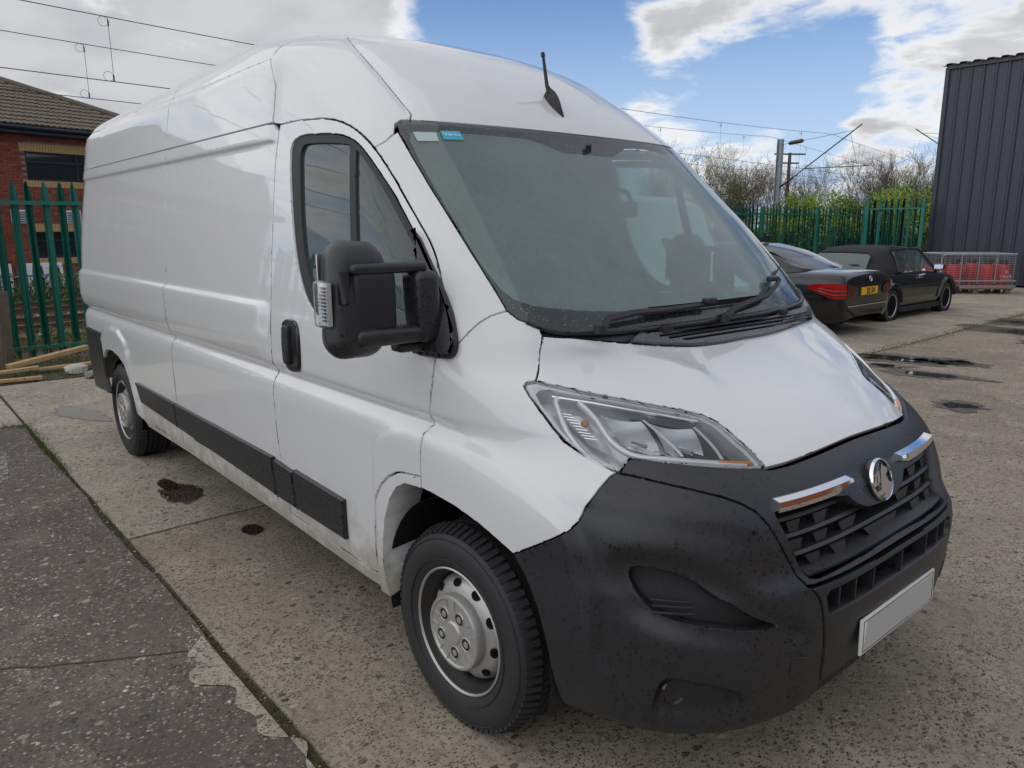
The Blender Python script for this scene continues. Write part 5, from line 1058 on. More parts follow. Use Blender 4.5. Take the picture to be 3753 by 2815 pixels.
# ------------------------------------------------------------------ dark clad building on the right
M['clad'] = plain('navy_cladding', (.040, .043, .060), .42, var=.12, scale=3)
def clad_streaks(m):
    nt = m.node_tree; g = NT(nt); b = nt.nodes['Principled BSDF']; p = wpos(g); mp = g.n('ShaderNodeMapping'); g.l(p, mp.inputs[0]); mp.inputs['Scale'].default_value = (6, 6, .35)
    f = g.step(g.noise(mp.outputs[0], 1.6, 6, .65), .42, .75); g.l(g.mix(g.math('MULTIPLY', f, .5), (.036, .039, .056), (.062, .064, .078)), b.inputs['Base Color']); g.l(g.math('MULTIPLY_ADD', f, .2, .36), b.inputs['Roughness'])
clad_streaks(M['clad'])
M['clad_roof'] = plain('dark_roof_sheet', (.06, .055, .065), .5, var=.2)
M['redpaint'] = plain('red_paint', (.52, .035, .018), .4, var=.15, scale=8)
HB = thing('clad_building', 'tall building clad in dark navy ribbed sheets at the right edge', 'building', (-7.0, 21, 0)); HH = 5.86
def ribbed(L, pitch=.30, d=.032):
    pts = []; x = 0
    while x < L-1e-4: pts += [(x, 0), (x+pitch-.095, 0), (x+pitch-.07, -d), (x+pitch-.03, -d), (x+pitch-.005, 0)]; x += pitch
    return pts
def clad_mesh(L, h):
    bm = bmesh.new(); pts = ribbed(L); rows = [[bm.verts.new((x, y, z)) for x, y in pts] for z in (.05, h)]
    for i in range(len(pts)-1): bm.faces.new((rows[0][i], rows[0][i+1], rows[1][i+1], rows[1][i]))
    for x in np.arange(.12, L, .3):
        for z in (.4, 2.2, 4.0, 5.6): bmesh.ops.create_icosphere(bm, subdivisions=1, radius=.011, matrix=Matrix.Translation((x, -.003, z)))
    me = bpy.data.meshes.new('cladding_sheet'); bm.to_mesh(me); bm.free(); me.materials.append(M['clad']); return me
cm = clad_mesh(.9, HH-.02)
for i in range(17): o = link('cladding_sheet', cm, HB); o.location = (.06+i*.9, -.002*(i % 2), 0)
for i in range(6): o = link('cladding_sheet', cm, HB); o.rotation_euler = (0, 0, -math.pi/2); o.location = (-.0, 5.46-.9*i+.0, 0)
bm = bmesh.new(); box(bm, (.02, -.02, HH/2), (.10, .09, HH-.06)); obj('corner_trim', bm, M['clad'], HB)
bm = bmesh.new(); box(bm, (7.7, 3.1, HH/2), (15.2, 5.9, HH-.1)); obj('wall_core', bm, M['clad'], HB)
bm = bmesh.new(); pts = []
x = -.12
while x < 15.4: pts += [(x, 0), (x+.10, .0), (x+.14, .055), (x+.26, .055), (x+.30, .0)]; x += .33
rows = [[bm.verts.new((px, y, HH+.015+pz+(y+.12)*.10)) for px, pz in pts] for y in (-.14, 6)]
for i in range(len(pts)-1): bm.faces.new((rows[0][i], rows[0][i+1], rows[1][i+1], rows[1][i]))
bmesh.ops.solidify(bm, geom=bm.faces[:], thickness=.012); obj('roof_sheet', bm, M['clad_roof'], HB)
bm = bmesh.new(); box(bm, (7.6, -.05, HH-.03), (15.2, .05, .09)); obj('eaves_trim', bm, M['clad_roof'], HB)
bm = bmesh.new(); box(bm, (-7.2, 20.68, .42), (3.4, .14, .24), bev=.02)
for x in (-8.6, -7.2, -5.7): box(bm, (x, 20.72, .15), (.12, .1, .30))
o = obj('red_barrier', bm, M['redpaint'], None, 40); setp(o, 'long low red barrier running along the foot of the dark building', 'barrier')
# ------------------------------------------------------------------ gas cage on a pallet
ca = math.atan2(18.72-17.5, -4.07+5.28); CG = thing('gas_cage', 'galvanised mesh cage full of red gas cylinders, standing on a pallet', 'cage', (-5.32, 17.45, .15), ca); CL, CD, CH = 1.72, 1.0, .80
bm = bmesh.new()
fr = obj
def cage_frame(nm, y):
    bm = bmesh.new(); tube(bm, [(0, y, 0), (0, y, CH-.09), (.03, y, CH-.02), (.10, y, CH), (CL, y, CH), (CL, y, 0), (0, y, 0)], .019, 8); obj(nm, bm, M['galv'], CG, 60)
    for z in (.17, .045): bm = bmesh.new(); box(bm, (CL/2, y-.015, z), (CL+.06, .028, .034)); obj('cage_rail', bm, M['galv'], CG)
    for x in (.46, .86, 1.26): bm = bmesh.new(); box(bm, (x, y-.01, CH/2+.05), (.022, .014, CH-.1)); obj('cage_upright', bm, M['galv'], CG)
    bm = bmesh.new()
    for z in np.arange(.05, CH-.02, .042): box(bm, (CL/2, y, z), (CL, .005, .006))
    for x in np.arange(.06, CL, .125): box(bm, (x, y+.004, CH/2), (.005, .005, CH))
    obj('wire_mesh', bm, M['galv'], CG)['kind'] = 'stuff'
cage_frame('cage_frame', 0); cage_frame('cage_frame', CD)
for x in (0, CL):
    bm = bmesh.new()
    for z in np.arange(.05, CH, .042): box(bm, (x, CD/2, z), (.005, CD, .006))
    for y in np.arange(.06, CD, .12): box(bm, (x+.004, y, CH/2), (.005, .005, CH))
    obj('wire_mesh', bm, M['galv'], CG)['kind'] = 'stuff'
    for z in (CH, .02): bm = bmesh.new(); tube(bm, [(x, 0, z), (x, CD, z)], .018, 8); obj('cage_rail', bm, M['galv'], CG, 60)
bm = bmesh.new()
for y in np.arange(.05, CD, .12): box(bm, (CL/2, y, CH), (CL, .02, .014))
obj('lid_bars', bm, M['galv'], CG)['kind'] = 'stuff'
PL = thing('pallet', 'timber pallet under the gas cylinder cage', 'pallet', (-5.32, 17.45, 0), ca)
for y in np.linspace(.05, CD-.05, 6): bm = bmesh.new(); box(bm, (CL/2, y, .122), (CL, .11, .022)); obj('board', bm, M['oldwood'], PL)
for x in (.1, CL/2, CL-.1):
    for y in (.07, CD/2, CD-.07): bm = bmesh.new(); box(bm, (x, y, .055), (.12, .12, .108)); obj('block', bm, M['oldwood'], PL)
M['gasred'] = plain('gas_red', (.50, .022, .03), .38, var=.12, scale=12); M['blue'] = plain('blue_cap', (.04, .07, .2), .4)
def cyl(x, y, label, h=.56, r=.165):
    t = thing('gas_cylinder', label, 'gas cylinder', (0, 0, 0), ca, 'red gas cylinders in the cage'); c = Matrix.Rotation(ca, 3, 'Z') @ Vector((x, y, 0)); t.location = Vector((-5.32, 17.45, .152))+c
    bm = bmesh.new(); lathe(bm, [(0, 0), (r*.9, 0), (r*.92, .03), (r, .06), (r, h-.08), (r*.9, h-.03), (r*.55, h), (0, h)], 'z', 24); obj('body', bm, M['gasred'], t, 40)
    bm = bmesh.new(); lathe(bm, [(.085, h-.01), (.09, h+.05), (.08, h+.09), (.07, h+.09), (.075, h)], 'z', 16, a0=.6, a1=5.6); obj('shroud', bm, M['black_matt'], t, 40)
    bm = bmesh.new(); tube(bm, [(0, 0, h), (0, 0, h+.05), (.05, 0, h+.07)], .022, 8); obj('valve', bm, M['blue'], t, 60); return t
for x, y, l in ((.42, .22, 'red gas cylinder at the left end of the cage front row'), (1.20, .22, 'second red gas cylinder from the right in the cage front row'), (.30, .68, 'red gas cylinder at the left of the cage back row'), (.70, .74, 'middle red gas cylinder of the cage back row'), (1.08, .72, 'red gas cylinder of the cage back row, right of the middle one'), (1.48, .68, 'red gas cylinder at the right end of the cage back row')): cyl(x, y, l)
cc = cyl(1.54, .21, 'red gas cylinder with a white emblem and lettering at the front right of the cage')
text_mesh('CALOR', .085, .001, M['plate_white'], cc, axes((0, -.168, .27), (1, 0, 0), (0, 0, 1)), 'lettering', .001); text_mesh('GAS PROPANE', .036, .001, M['plate_white'], cc, axes((0, -.168, .20), (1, 0, 0), (0, 0, 1)), 'lettering')
bm = bmesh.new()
for r0, r1, a0, a1 in ((.034, .042, .3, 2.7), (.034, .042, 3.4, 6.0)): lathe(bm, [(r0, 0), (r1, 0)], 'z', 20, (0, 0, 0), a0, a1)
tube(bm, [(0, -.02, 0), (-.01, 0, 0), (.0, .022, 0)], [.012, .012, .002], 6); bm.transform(axes((0, -.167, .385), (1, 0, 0), (0, 0, 1))); obj('emblem', bm, M['plate_white'], cc)
# ------------------------------------------------------------------ parked cars
M['carblack'] = plain('black_car_paint', (.006, .0065, .009), .20, spec=.3, coat=.7, var=.1); M['hood'] = plain('black_canvas_hood', (.016, .016, .018), .85, var=.2, scale=40)
M['lampred'] = plain('red_lamp', (.62, .010, .016), .12, coat=1., var=.15, scale=20); M['lampdark'] = plain('dark_red_lamp', (.16, .004, .006), .12, coat=1.); M['yellow'] = plain('yellow_plate', (.80, .46, .02), .4, var=.05); M['carwhite'] = plain('white_car_paint', (.72, .73, .74), .25, coat=1., var=.03)
def loft(bm, st, mirror=True):
    rows = []
    for x, prof in st:
        pr = list(prof)+[(-y, z) for y, z in prof[::-1] if abs(y) > 1e-6]; rows.append([bm.verts.new((x, y, z)) for y, z in pr])
    for A, B in zip(rows, rows[1:]):
        for k in range(len(A)-1): bm.faces.new((A[k], A[k+1], B[k+1], B[k]))
    bm.faces.new(rows[0][::-1]); bm.faces.new(rows[-1]); return bm
def subd(o, lv=2):
    m = o.modifiers.new('s', 'SUBSURF'); m.levels = m.render_levels = lv; dg = bpy.context.evaluated_depsgraph_get(); bpy.context.view_layer.update(); me = bpy.data.meshes.new_from_object(o.evaluated_get(bpy.context.evaluated_depsgraph_get())); old = o.data; o.modifiers.clear(); o.data = me; bpy.data.meshes.remove(old)
    for p in o.data.polygons: p.use_smooth = True
    return o
def car_wheel(parent, x, y, r, w, face, rimmat, spokes=10):
    s = 1 if y > 0 else -1; root = bpy.data.objects.new('wheel', None); COL.objects.link(root); root.parent = parent; root.location = (x, y, r)
    rr = r*.70; bm = bmesh.new(); lathe(bm, [(rr, -w*s), (r*.93, -w*s), (r, -w*s*.85), (r, -.02*s), (r*.95, .0), (rr*1.04, .004*s), (rr, 0)], 'y', 32); obj('tyre', bm, M['rubber'], root, 40)
    bm = bmesh.new(); lathe(bm, [(rr*1.02, .004*s), (rr*.97, .006*s), (rr*.90, -.012*s), (rr*.82, -.05*s)], 'y', 32); ri = obj('rim', bm, M[rimmat], root, 40)
    bm = bmesh.new(); lathe(bm, [(rr*.95, -.055*s), (0, -.05*s)], 'y', 24); obj('wheel_centre', bm, M['black_matt'], root, 40)
    bm = bmesh.new()
    for k in range(spokes):
        a = 2*math.pi*k/spokes; tube(bm, [(math.cos(a)*rr*.15, -.02*s, math.sin(a)*rr*.15), (math.cos(a+.12)*rr*.86, -.035*s, math.sin(a+.12)*rr*.86)], .012, 5)
    obj('spokes', bm, M[face], root)['kind'] = 'stuff'
    bm = bmesh.new(); lathe(bm, [(rr*.16, -.03*s), (rr*.15, -.01*s), (0, -.006*s)], 'y', 14); obj('centre_cap', bm, M[rimmat], root, 40); return root
def arch(parent, x, y, r, mat):
    s = 1 if y > 0 else -1; bm = bmesh.new(); lathe(bm, [(r*1.12, -.30*s), (r*1.12, .004*s)], 'y', 24, (x, y, r*1.02), R(-8), R(188)); bm2 = None
    obj('wheel_arch', bm, M['void'], parent, 40); bm = bmesh.new(); lathe(bm, [(0, .003*s), (r*1.14, .003*s)], 'y', 28, (x, y, r*1.0)); obj('wheel_well', bm, M['void'], parent)
def quad(name, pts, mat, parent, t=.006):
    bm = bmesh.new(); f = bm.faces.new([bm.verts.new(p) for p in pts]); n = len(pts); bmesh.ops.solidify(bm, geom=[f], thickness=t)
    if n > 4: bmesh.ops.triangulate(bm, faces=bm.faces[:])
    return obj(name, bm, mat, parent)
def saloon(loc, rz, paint_, label, plate_txt, roundel=True):
    """x forwards from the rear bumper"""
    t = thing('saloon_car', label, 'car', loc, rz)
    pr = lambda a, zb, zt, k=1.: [(a*.80, zb), (a*.95, zb+.10), (a, zb+.28), (a*1.0, zt-.26), (a*.975, zt-.12), (a*.90, zt-.02), (a*.5, zt+.012*k), (0, zt+.02*k)]
    bm = bmesh.new(); loft(bm, [(.0, pr(.72, .30, .80)), (.015, pr(.80, .22, .93)), (.22, pr(.89, .19, .955)), (.6, pr(.925, .18, .955)), (1.0, pr(.93, .18, .95)), (2.0, pr(.93, .18, .93)), (3.3, pr(.93, .18, .90)), (3.9, pr(.92, .18, .86)), (4.5, pr(.89, .19, .78)), (4.80, pr(.80, .22, .68)), (4.88, pr(.70, .30, .60))])
    subd(obj('body', bm, paint_, t))
    bm = bmesh.new(); gp = lambda a, b, zt: [(a, .88), (a*.985, .95), ((a+b)/2, (.95+zt)/2+.03), (b, zt-.05), (b*.7, zt), (0, zt+.012)]
    loft(bm, [(.62, gp(.60, .56, .96)), (.85, gp(.76, .66, 1.06)), (1.30, gp(.83, .63, 1.25)), (1.75, gp(.84, .60, 1.345)), (2.4, gp(.84, .61, 1.375)), (2.9, gp(.84, .60, 1.335)), (3.3, gp(.82, .62, 1.15)), (3.72, gp(.76, .66, .93))]); subd(obj('cabin', bm, paint_, t))
    # glass: rear screen and side windows, set just off the cabin
    bm = bmesh.new(); rows = []
    for x, zt, b in ((.86, 1.035, .60), (1.05, 1.128, .59), (1.30, 1.234, .575), (1.55, 1.298, .56), (1.70, 1.325, .55)): rows.append([bm.verts.new((x-.012, y*b, zt+.022-.045*abs(y)**2.5)) for y in np.linspace(-1, 1, 9)])
    for A, B in zip(rows, rows[1:]): [bm.faces.new((A[k], A[k+1], B[k+1], B[k])) for k in range(8)]
    obj('rear_screen', bm, M['glass_dark'], t, 60)
    for s in (1, -1):
        for xs in ((1.28, 1.95), (2.02, 2.75)):
            x0, x1 = xs; quad('side_window', [(x0, s*.838, .97), (x1, s*.838, .965), (x1-(.0 if x1 < 2 else .06), s*.665, 1.27), (x0+(.33 if x0 < 1.5 else 0), s*.665, 1.275)], M['glass_dark'], t)
        quad('side_window', [(2.80, s*.838, .963), (3.30, s*.815, .955), (2.86, s*.665, 1.25), (2.76, s*.665, 1.265)], M['glass_dark'], t)
        bm = bmesh.new(); rounded(bm, (3.02, s*.99, 1.0), (.10, .17, .12), .03, 3); obj('door_mirror', bm, paint_, t, 50)
        # tail lamp: a wide part on the wing, a narrow one on the lid
        lamp_pts = [(.50, .905, .715, .765), (.33, .908, .66, .79), (.20, .893, .60, .80), (.10, .865, .575, .80), (.035, .80, .575, .795), (.005, .70, .58, .785)]
        def strip(nm, pts, mt, off):
            bm = bmesh.new(); prev = None
            for x, y, z0, z1 in pts:
                row = [bm.verts.new((x-off*.6, s*(y+off), z)) for z in (z0, (z0+z1)/2, z1)]
                if prev: [bm.faces.new((prev[k], prev[k+1], row[k+1], row[k])) for k in range(2)]
                prev = row
            bmesh.ops.solidify(bm, geom=bm.faces[:], thickness=.012); return obj(nm, bm, mt, t, 50)
        tl = strip('tail_lamp', lamp_pts, M['lampred'], .012)
        for q in (.25, .5): bm = bmesh.new(); tube(bm, [(x-.012, s*(y+.022), z0+(z1-z0)*q) for x, y, z0, z1 in lamp_pts[1:]], .007, 5); obj('lamp_bar', bm, M['lampdark'], tl, 60)
        strip('tail_lamp', [(.0, .685, .585, .78), (-.005, .55, .60, .76), (-.008, .46, .63, .72)], M['lampdark'], .010)
        car_wheel(t, .98, s*.915, .325, .23, 'galv', 'galv', 5); car_wheel(t, 3.92, s*.915, .325, .23, 'galv', 'galv', 5); arch(t, .98, s*.925, .325, 'void'); arch(t, 3.92, s*.918, .325, 'void')
    bm = bmesh.new(); box(bm, (-.014, 0, .46), (.02, 1.30, .018), bev=.005); obj('bumper_line', bm, M['chrome'], t)
    bm = bmesh.new(); box(bm, (-.002, 0, .665), (.016, .62, .15), bev=.01); obj('plate_recess', bm, M['black_gloss'], t)
    bm = bmesh.new(); box(bm, (-.016, 0, .665), (.012, .52, .115), bev=.004); p = obj('number_plate', bm, M['yellow'] if plate_txt else M['plate_white'], t)
    if plate_txt: text_mesh(plate_txt, .115, .001, M['black_ink'], p, axes((-.0235, -.03, .662), (0, -1, 0), (0, 0, 1)) @ Matrix.Diagonal((.86, 1.12, 1, 1)), 'plate_lettering', .0022)
    if roundel:
        bm = bmesh.new(); lathe(bm, [(0, 0), (.036, 0), (.042, .004), (.045, 0)], 'z', 24); bm.transform(axes((-.016, 0, .845), (0, -1, 0), (.2, 0, 1))); ro = obj('roundel', bm, M['chrome'], t, 40)
        for k, mt in enumerate(('blue', 'plate_white', 'blue', 'plate_white')):
            bm = bmesh.new(); lathe(bm, [(.002, .002), (.027, .002)], 'z', 6, (0, 0, 0), k*math.pi/2, (k+1)*math.pi/2); bm.transform(axes((-.017, 0, .845), (0, -1, 0), (.2, 0, 1))); obj('roundel_quarter', bm, M[mt], ro)
    bm = bmesh.new(); prism(bm, [(1.72, 1.375), (2.0, 1.378), (1.95, 1.40), (1.78, 1.475), (1.735, 1.47)], 'y', -.025, .025); obj('roof_fin', bm, paint_, t)
    return t
M['glass_dark'] = plain('dark_car_glass', (.020, .026, .026), .04, spec=.8, var=.1)
saloon((-3.36, 9.28, -.0), math.pi, M['carblack'], 'glossy black saloon car with red tail lamps, its tail showing behind the van bonnet', 'JSS 5N')
saloon((-8.3, -4.9, 0), R(8), M['carwhite'], 'white saloon car parked beyond the left edge, seen only mirrored in the van side', None, False)
def convertible(loc, rz):
    t = thing('convertible_car', 'old black convertible with its canvas hood up, parked by the green fence', 'car', loc, rz)
    pr = lambda a, zb, zt: [(a*.86, zb), (a*.97, zb+.06), (a, zb+.16), (a*1.005, zb+.36), (a*1.0, zt-.14), (a*.975, zt-.04), (a*.90, zt), (a*.5, zt+.01), (0, zt+.015)]
    bm = bmesh.new(); loft(bm, [(.10, pr(.72, .28, .82)), (.13, pr(.77, .24, .85)), (.35, pr(.80, .20, .86)), (.8, pr(.815, .17, .85)), (1.6, pr(.82, .16, .835)), (2.4, pr(.82, .16, .825)), (2.75, pr(.82, .16, .80)), (3.2, pr(.81, .17, .765)), (3.62, pr(.79, .20, .715)), (3.72, pr(.76, .26, .66)), (3.74, pr(.74, .30, .60))]); subd(obj('body', bm, M['carblack'], t), 1)
    gp = lambda a, b, zb, zt: [(a, zb), (a*.99, zb+.06), ((a+b)/2+.01, (zb+zt)/2), (b, zt-.06), (b*.85, zt-.005), (b*.5, zt+.012), (0, zt+.018)]
    bm = bmesh.new(); loft(bm, [(.34, gp(.66, .60, .82, .90)), (.42, gp(.73, .62, .83, 1.02)), (.66, gp(.76, .58, .83, 1.20)), (.95, gp(.77, .56, .83, 1.27)), (1.30, gp(.775, .55, .83, 1.285)), (1.34, gp(.60, .50, .83, 1.28))]); subd(obj('canvas_hood', bm, M['hood'], t), 2)
    bm = bmesh.new(); loft(bm, [(1.2, [(.55, 1.245), (.53, 1.275), (.3, 1.297), (0, 1.30)]), (1.7, [(.56, 1.25), (.54, 1.278), (.3, 1.297), (0, 1.30)]), (2.12, [(.56, 1.225), (.54, 1.25), (.3, 1.27), (0, 1.275)]), (2.16, [(.56, 1.20), (.54, 1.215), (.3, 1.23), (0, 1.235)])]); subd(obj('hood_roof', bm, M['hood'], t), 1)
    quad('rear_screen', [(.345, .50, .905), (.325, 0, .905), (.345, -.50, .905), (.505, -.49, 1.135), (.535, -.43, 1.165), (.54, 0, 1.175), (.535, .43, 1.165), (.505, .49, 1.135)], M['glass_pale'], t, .006)
    bm = bmesh.new(); tube(bm, [(.345, .515, .893), (.325, 0, .893), (.345, -.515, .893), (.51, -.51, 1.145), (.545, -.44, 1.18), (.552, 0, 1.19), (.545, .44, 1.18), (.51, .51, 1.145)], .013, 6, closed=True); obj('screen_surround', bm, M['hood'], t, 60)
    for s in (1, -1):
        quad('side_window', [(1.02, s*.775, .85), (1.62, s*.775, .845), (1.62, s*.615, 1.215), (1.10, s*.615, 1.21)], M['glass_car'], t); quad('side_window', [(1.70, s*.775, .845), (2.62, s*.765, .83), (2.22, s*.605, 1.20), (1.70, s*.61, 1.215)], M['glass_car'], t)
        for a, b, w in (((1.66, .783, .83), (1.66, .60, 1.24), .024), ((2.74, .755, .80), (2.16, .575, 1.245), .03), ((1.0, .775, .84), (1.12, .59, 1.24), .03)):
            bm = bmesh.new(); tube(bm, [(a[0], s*a[1], a[2]), (b[0], s*b[1], b[2])], w, 6); obj('window_pillar', bm, M['black_gloss'], t, 60)
        bm = bmesh.new(); tube(bm, [(1.02, s*.615, 1.225), (1.7, s*.60, 1.24), (2.16, s*.59, 1.225)], .025, 6); obj('window_pillar', bm, M['hood'], t, 60)
        bm = bmesh.new(); rounded(bm, (2.46, s*.90, .90), (.06, .19, .11), .02, 2); mi = obj('door_mirror', bm, M['black_gloss'], t, 50)
        bm = bmesh.new(); box(bm, (2.427, s*.90, .90), (.005, .15, .08)); obj('mirror_glass', bm, M['chrome'], mi)
        bm = bmesh.new(); box(bm, (1.85, s*.828, .73), (.16, .02, .025), bev=.006); obj('door_handle', bm, M['chrome'], t)
        bm = bmesh.new(); tube(bm, [(.2, s*.815, .60), (1.2, s*.832, .595), (2.8, s*.828, .575), (3.6, s*.80, .545)], .012, 5); obj('side_moulding', bm, M['black_matt'], t, 60)
        bm = bmesh.new(); box(bm, (2.95, s*.822, .60), (.06, .012, .035)); obj('side_marker', bm, M['amber'], t)
        for x in (.75, 3.15):
            car_wheel(t, x, s*.825, .285, .19, 'barrel', 'galv', 14); arch(t, x, s*.818, .285, 'void')
            bm = bmesh.new(); lathe(bm, [(.33, -.03*s), (.365, .035*s), (.385, .02*s), (.40, -.03*s)], 'y', 18, (x, s*.825, .29), R(5), R(175)); obj('arch_flare', bm, M['carblack'], t, 40)
        bm = bmesh.new(); box(bm, (1.95, s*.80, .19), (1.7, .08, .09), bev=.02); obj('sill', bm, M['black_matt'], t)
        quad('tail_lamp', [(.118, s*.72, .58), (.112, s*.42, .58), (.112, s*.42, .72), (.118, s*.72, .72)], M['lampred'], t)
        bm = bmesh.new(); box(bm, (3.735, s*.55, .53), (.02, .2, .14)); obj('headlamp', bm, M['clear_white'], t)
    bm = bmesh.new(); lathe(bm, [(0, -.006), (.05, -.006), (.055, 0), (.05, .004)], 'y', 20, (.62, -.822, .70)); obj('fuel_cap', bm, M['galv'], t, 40)
    for x, y in ((.04, 0), (3.80, 0)): bm = bmesh.new(); rounded(bm, (x, y, .40), (.16, 1.62, .15), .04, 3); obj('bumper', bm, M['black_matt'], t, 50)
    bm = bmesh.new(); box(bm, (.105, 0, .52), (.012, .52, .11)); obj('number_plate', bm, M['yellow'], t)
    for y in (.36, -.36): bm = bmesh.new(); rounded(bm, (1.75, y, .82), (.14, .42, .5), .05, 3); obj('seat', bm, M['fabric'], t, 50)
    return t
M['glass_pale'] = plain('misted_plastic_window', (.26, .31, .30), .12, spec=.7, var=.1)
convertible((-4.60, 10.40, -.02), math.pi/2)
# white van standing on the other side, seen through the cab glass
WV = thing('white_lorry', 'white lorry cab with a black tubular mirror arm, mostly hidden behind the parked van', 'lorry', (-3.10, 3.30, 0))
bm = bmesh.new(); prism(bm, [(0, .5), (.42, .62), (.40, 1.0), (.05, 1.18), (-.30, 1.86), (-.6, 1.95), (-1.55, 1.95), (-1.6, .45), (-.2, .42)], 'y', 0, 1.7); bmesh.ops.bevel(bm, geom=[e for e in bm.edges if abs(e.verts[0].co.y-e.verts[1].co.y) < .01 and (e.verts[0].co.y < .01 or e.verts[0].co.y > 1.69)], offset=.05, segments=2, affect='EDGES'); obj('cab', bm, M['carwhite'], WV, 40)
for y in (-.006, 1.706): quad('cab_window', [(-.16, y, 1.20), (-.36, y, 1.82), (-1.05, y, 1.86), (-1.05, y, 1.20)], M['glass_dark'], WV)
bm = bmesh.new(); box(bm, (-.5, -.008, .9), (.012, .008, .62)); box(bm, (-1.12, -.008, 1.1), (.012, .008, 1.2)); obj('door_seam', bm, M['black_matt'], WV)
bm = bmesh.new(); box(bm, (-.8, -.02, 1.10), (.3, .02, .06)); obj('door_handle', bm, M['black_matt'], WV)
bm = bmesh.new(); box(bm, (-.95, -.012, .72), (.30, .02, .20)); obj('red_panel', bm, M['redpaint'], WV)
bm = bmesh.new(); box(bm, (-3.5, .85, 1.28), (3.7, 1.8, 1.05), bev=.03); obj('load_body', bm, M['carwhite'], WV)
bm = bmesh.new(); box(bm, (-2.6, .85, .52), (5.0, .8, .2)); obj('chassis', bm, M['black_matt'], WV)
for x in (-.55, -4.1):
    for y, s in ((.12, -1), (1.58, 1)): bm = bmesh.new(); lathe(bm, [(.2, -.11), (.33, -.11), (.37, -.08), (.37, .08), (.33, .11), (.2, .11), (.0, .08*s)], 'y', 28, (x, y, .37)); obj('wheel', bm, M['rubber'], WV, 40)
bm = bmesh.new(); tube(bm, [(-.36, -.02, 1.955), (-.12, -.17, 1.952), (.20, -.30, 1.952), (.31, -.30, 1.925), (.355, -.30, 1.87), (.37, -.30, 1.80), (.37, -.30, 1.70)], .022, 8); mo = obj('mirror_arm', bm, M['black_matt'], WV, 60)
bm = bmesh.new(); rounded(bm, (.31, -.28, 1.78), (.10, .20, .14), .03, 3); obj('mirror_head', bm, M['black_matt'], mo, 50)
# ------------------------------------------------------------------ brick building beyond the railway
BR = math.radians(104); BL = thing('brick_building', 'red brick building with a brown tiled hip roof behind the left fence', 'building', (-22.6, .55, 0), BR-math.pi/2)
# local frame: +y along the wall (to the right in the photo), +x towards the yard, wall face at x = 0
M['mortar'] = plain('mortar', (.30, .22, .18), .95, var=.2, scale=30)
BRK = [plain('brick_'+k, c, .85, var=.2, scale=5) for k, c in (('red', (.26, .068, .04)), ('dark', (.19, .05, .034)), ('orange', (.32, .095, .05)))]
M['buff'] = plain('buff_brick', (.52, .33, .14), .85, var=.2, scale=8); M['tile'] = plain('roof_tile', (.135, .112, .082), .85, var=.35, scale=6); M['navy'] = plain('navy_fascia', (.012, .016, .030), .4)
EAV = 4.17; z0b = -.9; Y0, Y1 = -9.6, 5.2
# openings (y0, y1, z0, z1)
OP = [(.98, 3.2, 2.90, 3.66), (.98, 3.2, .80, 1.52), (-3.6, -1.2, 2.90, 3.66), (-7.6, -5.4, 2.90, 3.66)]
bm = bmesh.new()
ys_ = sorted({Y0, Y1} | {v for o in OP for v in o[:2]}); zs_ = sorted({z0b, EAV} | {v for o in OP for v in o[2:]})
for a, b in zip(ys_, ys_[1:]):
    for c, d in zip(zs_, zs_[1:]):
        if not any(o[0] <= a and b <= o[1] and o[2] <= c and d <= o[3] for o in OP): box(bm, (-.16, (a+b)/2, (c+d)/2), (.30, b-a, d-c))
bmesh.ops.remove_doubles(bm, verts=bm.verts[:], dist=1e-4); obj('wall', bm, M['mortar'], BL)
bm = bmesh.new(); box(bm, (-5, (Y0+Y1)/2, (EAV+z0b)/2), (9.4, Y1-Y0-.1, EAV-z0b-.1)); obj('wall_core', bm, M['mortar'], BL)
CO, LN = .075, .225; bme = bpy.data.meshes.new('brick'); bm = bmesh.new(); box(bm, (0, 0, 0), (.03, LN-.010, CO-.010)); bm.to_mesh(bme); bm.free()
bvar = []
for m_ in BRK: q = bme.copy(); q.materials.append(m_); bvar.append(q)
count = 0; rest = [[], [], []]; rr_ = random.Random(3); nrow = int((EAV-z0b)/CO)
cand = []
for j in range(nrow):
    z = EAV-CO*(j+.5)-.02
    for i in range(int((Y1-Y0)/LN)+1):
        y = Y0+LN*(i+(.5 if j % 2 else 0))
        if y > Y1: continue
        if any(o[0]-.11 < y < o[1]+.11 and o[2]-.20 < z < o[3]+.24 for o in OP): continue
        cand.append((y, z, 0 if rr_.random() < .6 else (1 if rr_.random() < .6 else 2)))
near = sorted(cand, key=lambda c: abs(c[0]-.5)/1.5+abs(c[1]-3.3)/1.3)[:290]; ns_ = set(near)
for y, z, k in near: o = link('brick', bvar[k], BL); o.location = (-.002+rr_.uniform(-.002, .002), y, z)
for k in range(3):
    L = [c for c in cand if c not in ns_ and c[2] == k]; bm = bmesh.new()
    for y, z, _ in L: box(bm, (-.002, y, z), (.03, LN-.010, CO-.010))
    obj('brickwork', bm, BRK[k], BL)['kind'] = 'stuff'
bsol = bpy.data.meshes.new('soldier_brick'); bm = bmesh.new(); box(bm, (0, 0, 0), (.034, .065, .215)); bm.to_mesh(bsol); bm.free(); bsol.materials.append(M['buff'])
bsil = bpy.data.meshes.new('sill_brick'); bm = bmesh.new(); box(bm, (0, 0, 0), (.05, .065, .17)); bm.to_mesh(bsil); bm.free(); bsil.materials.append(M['buff'])
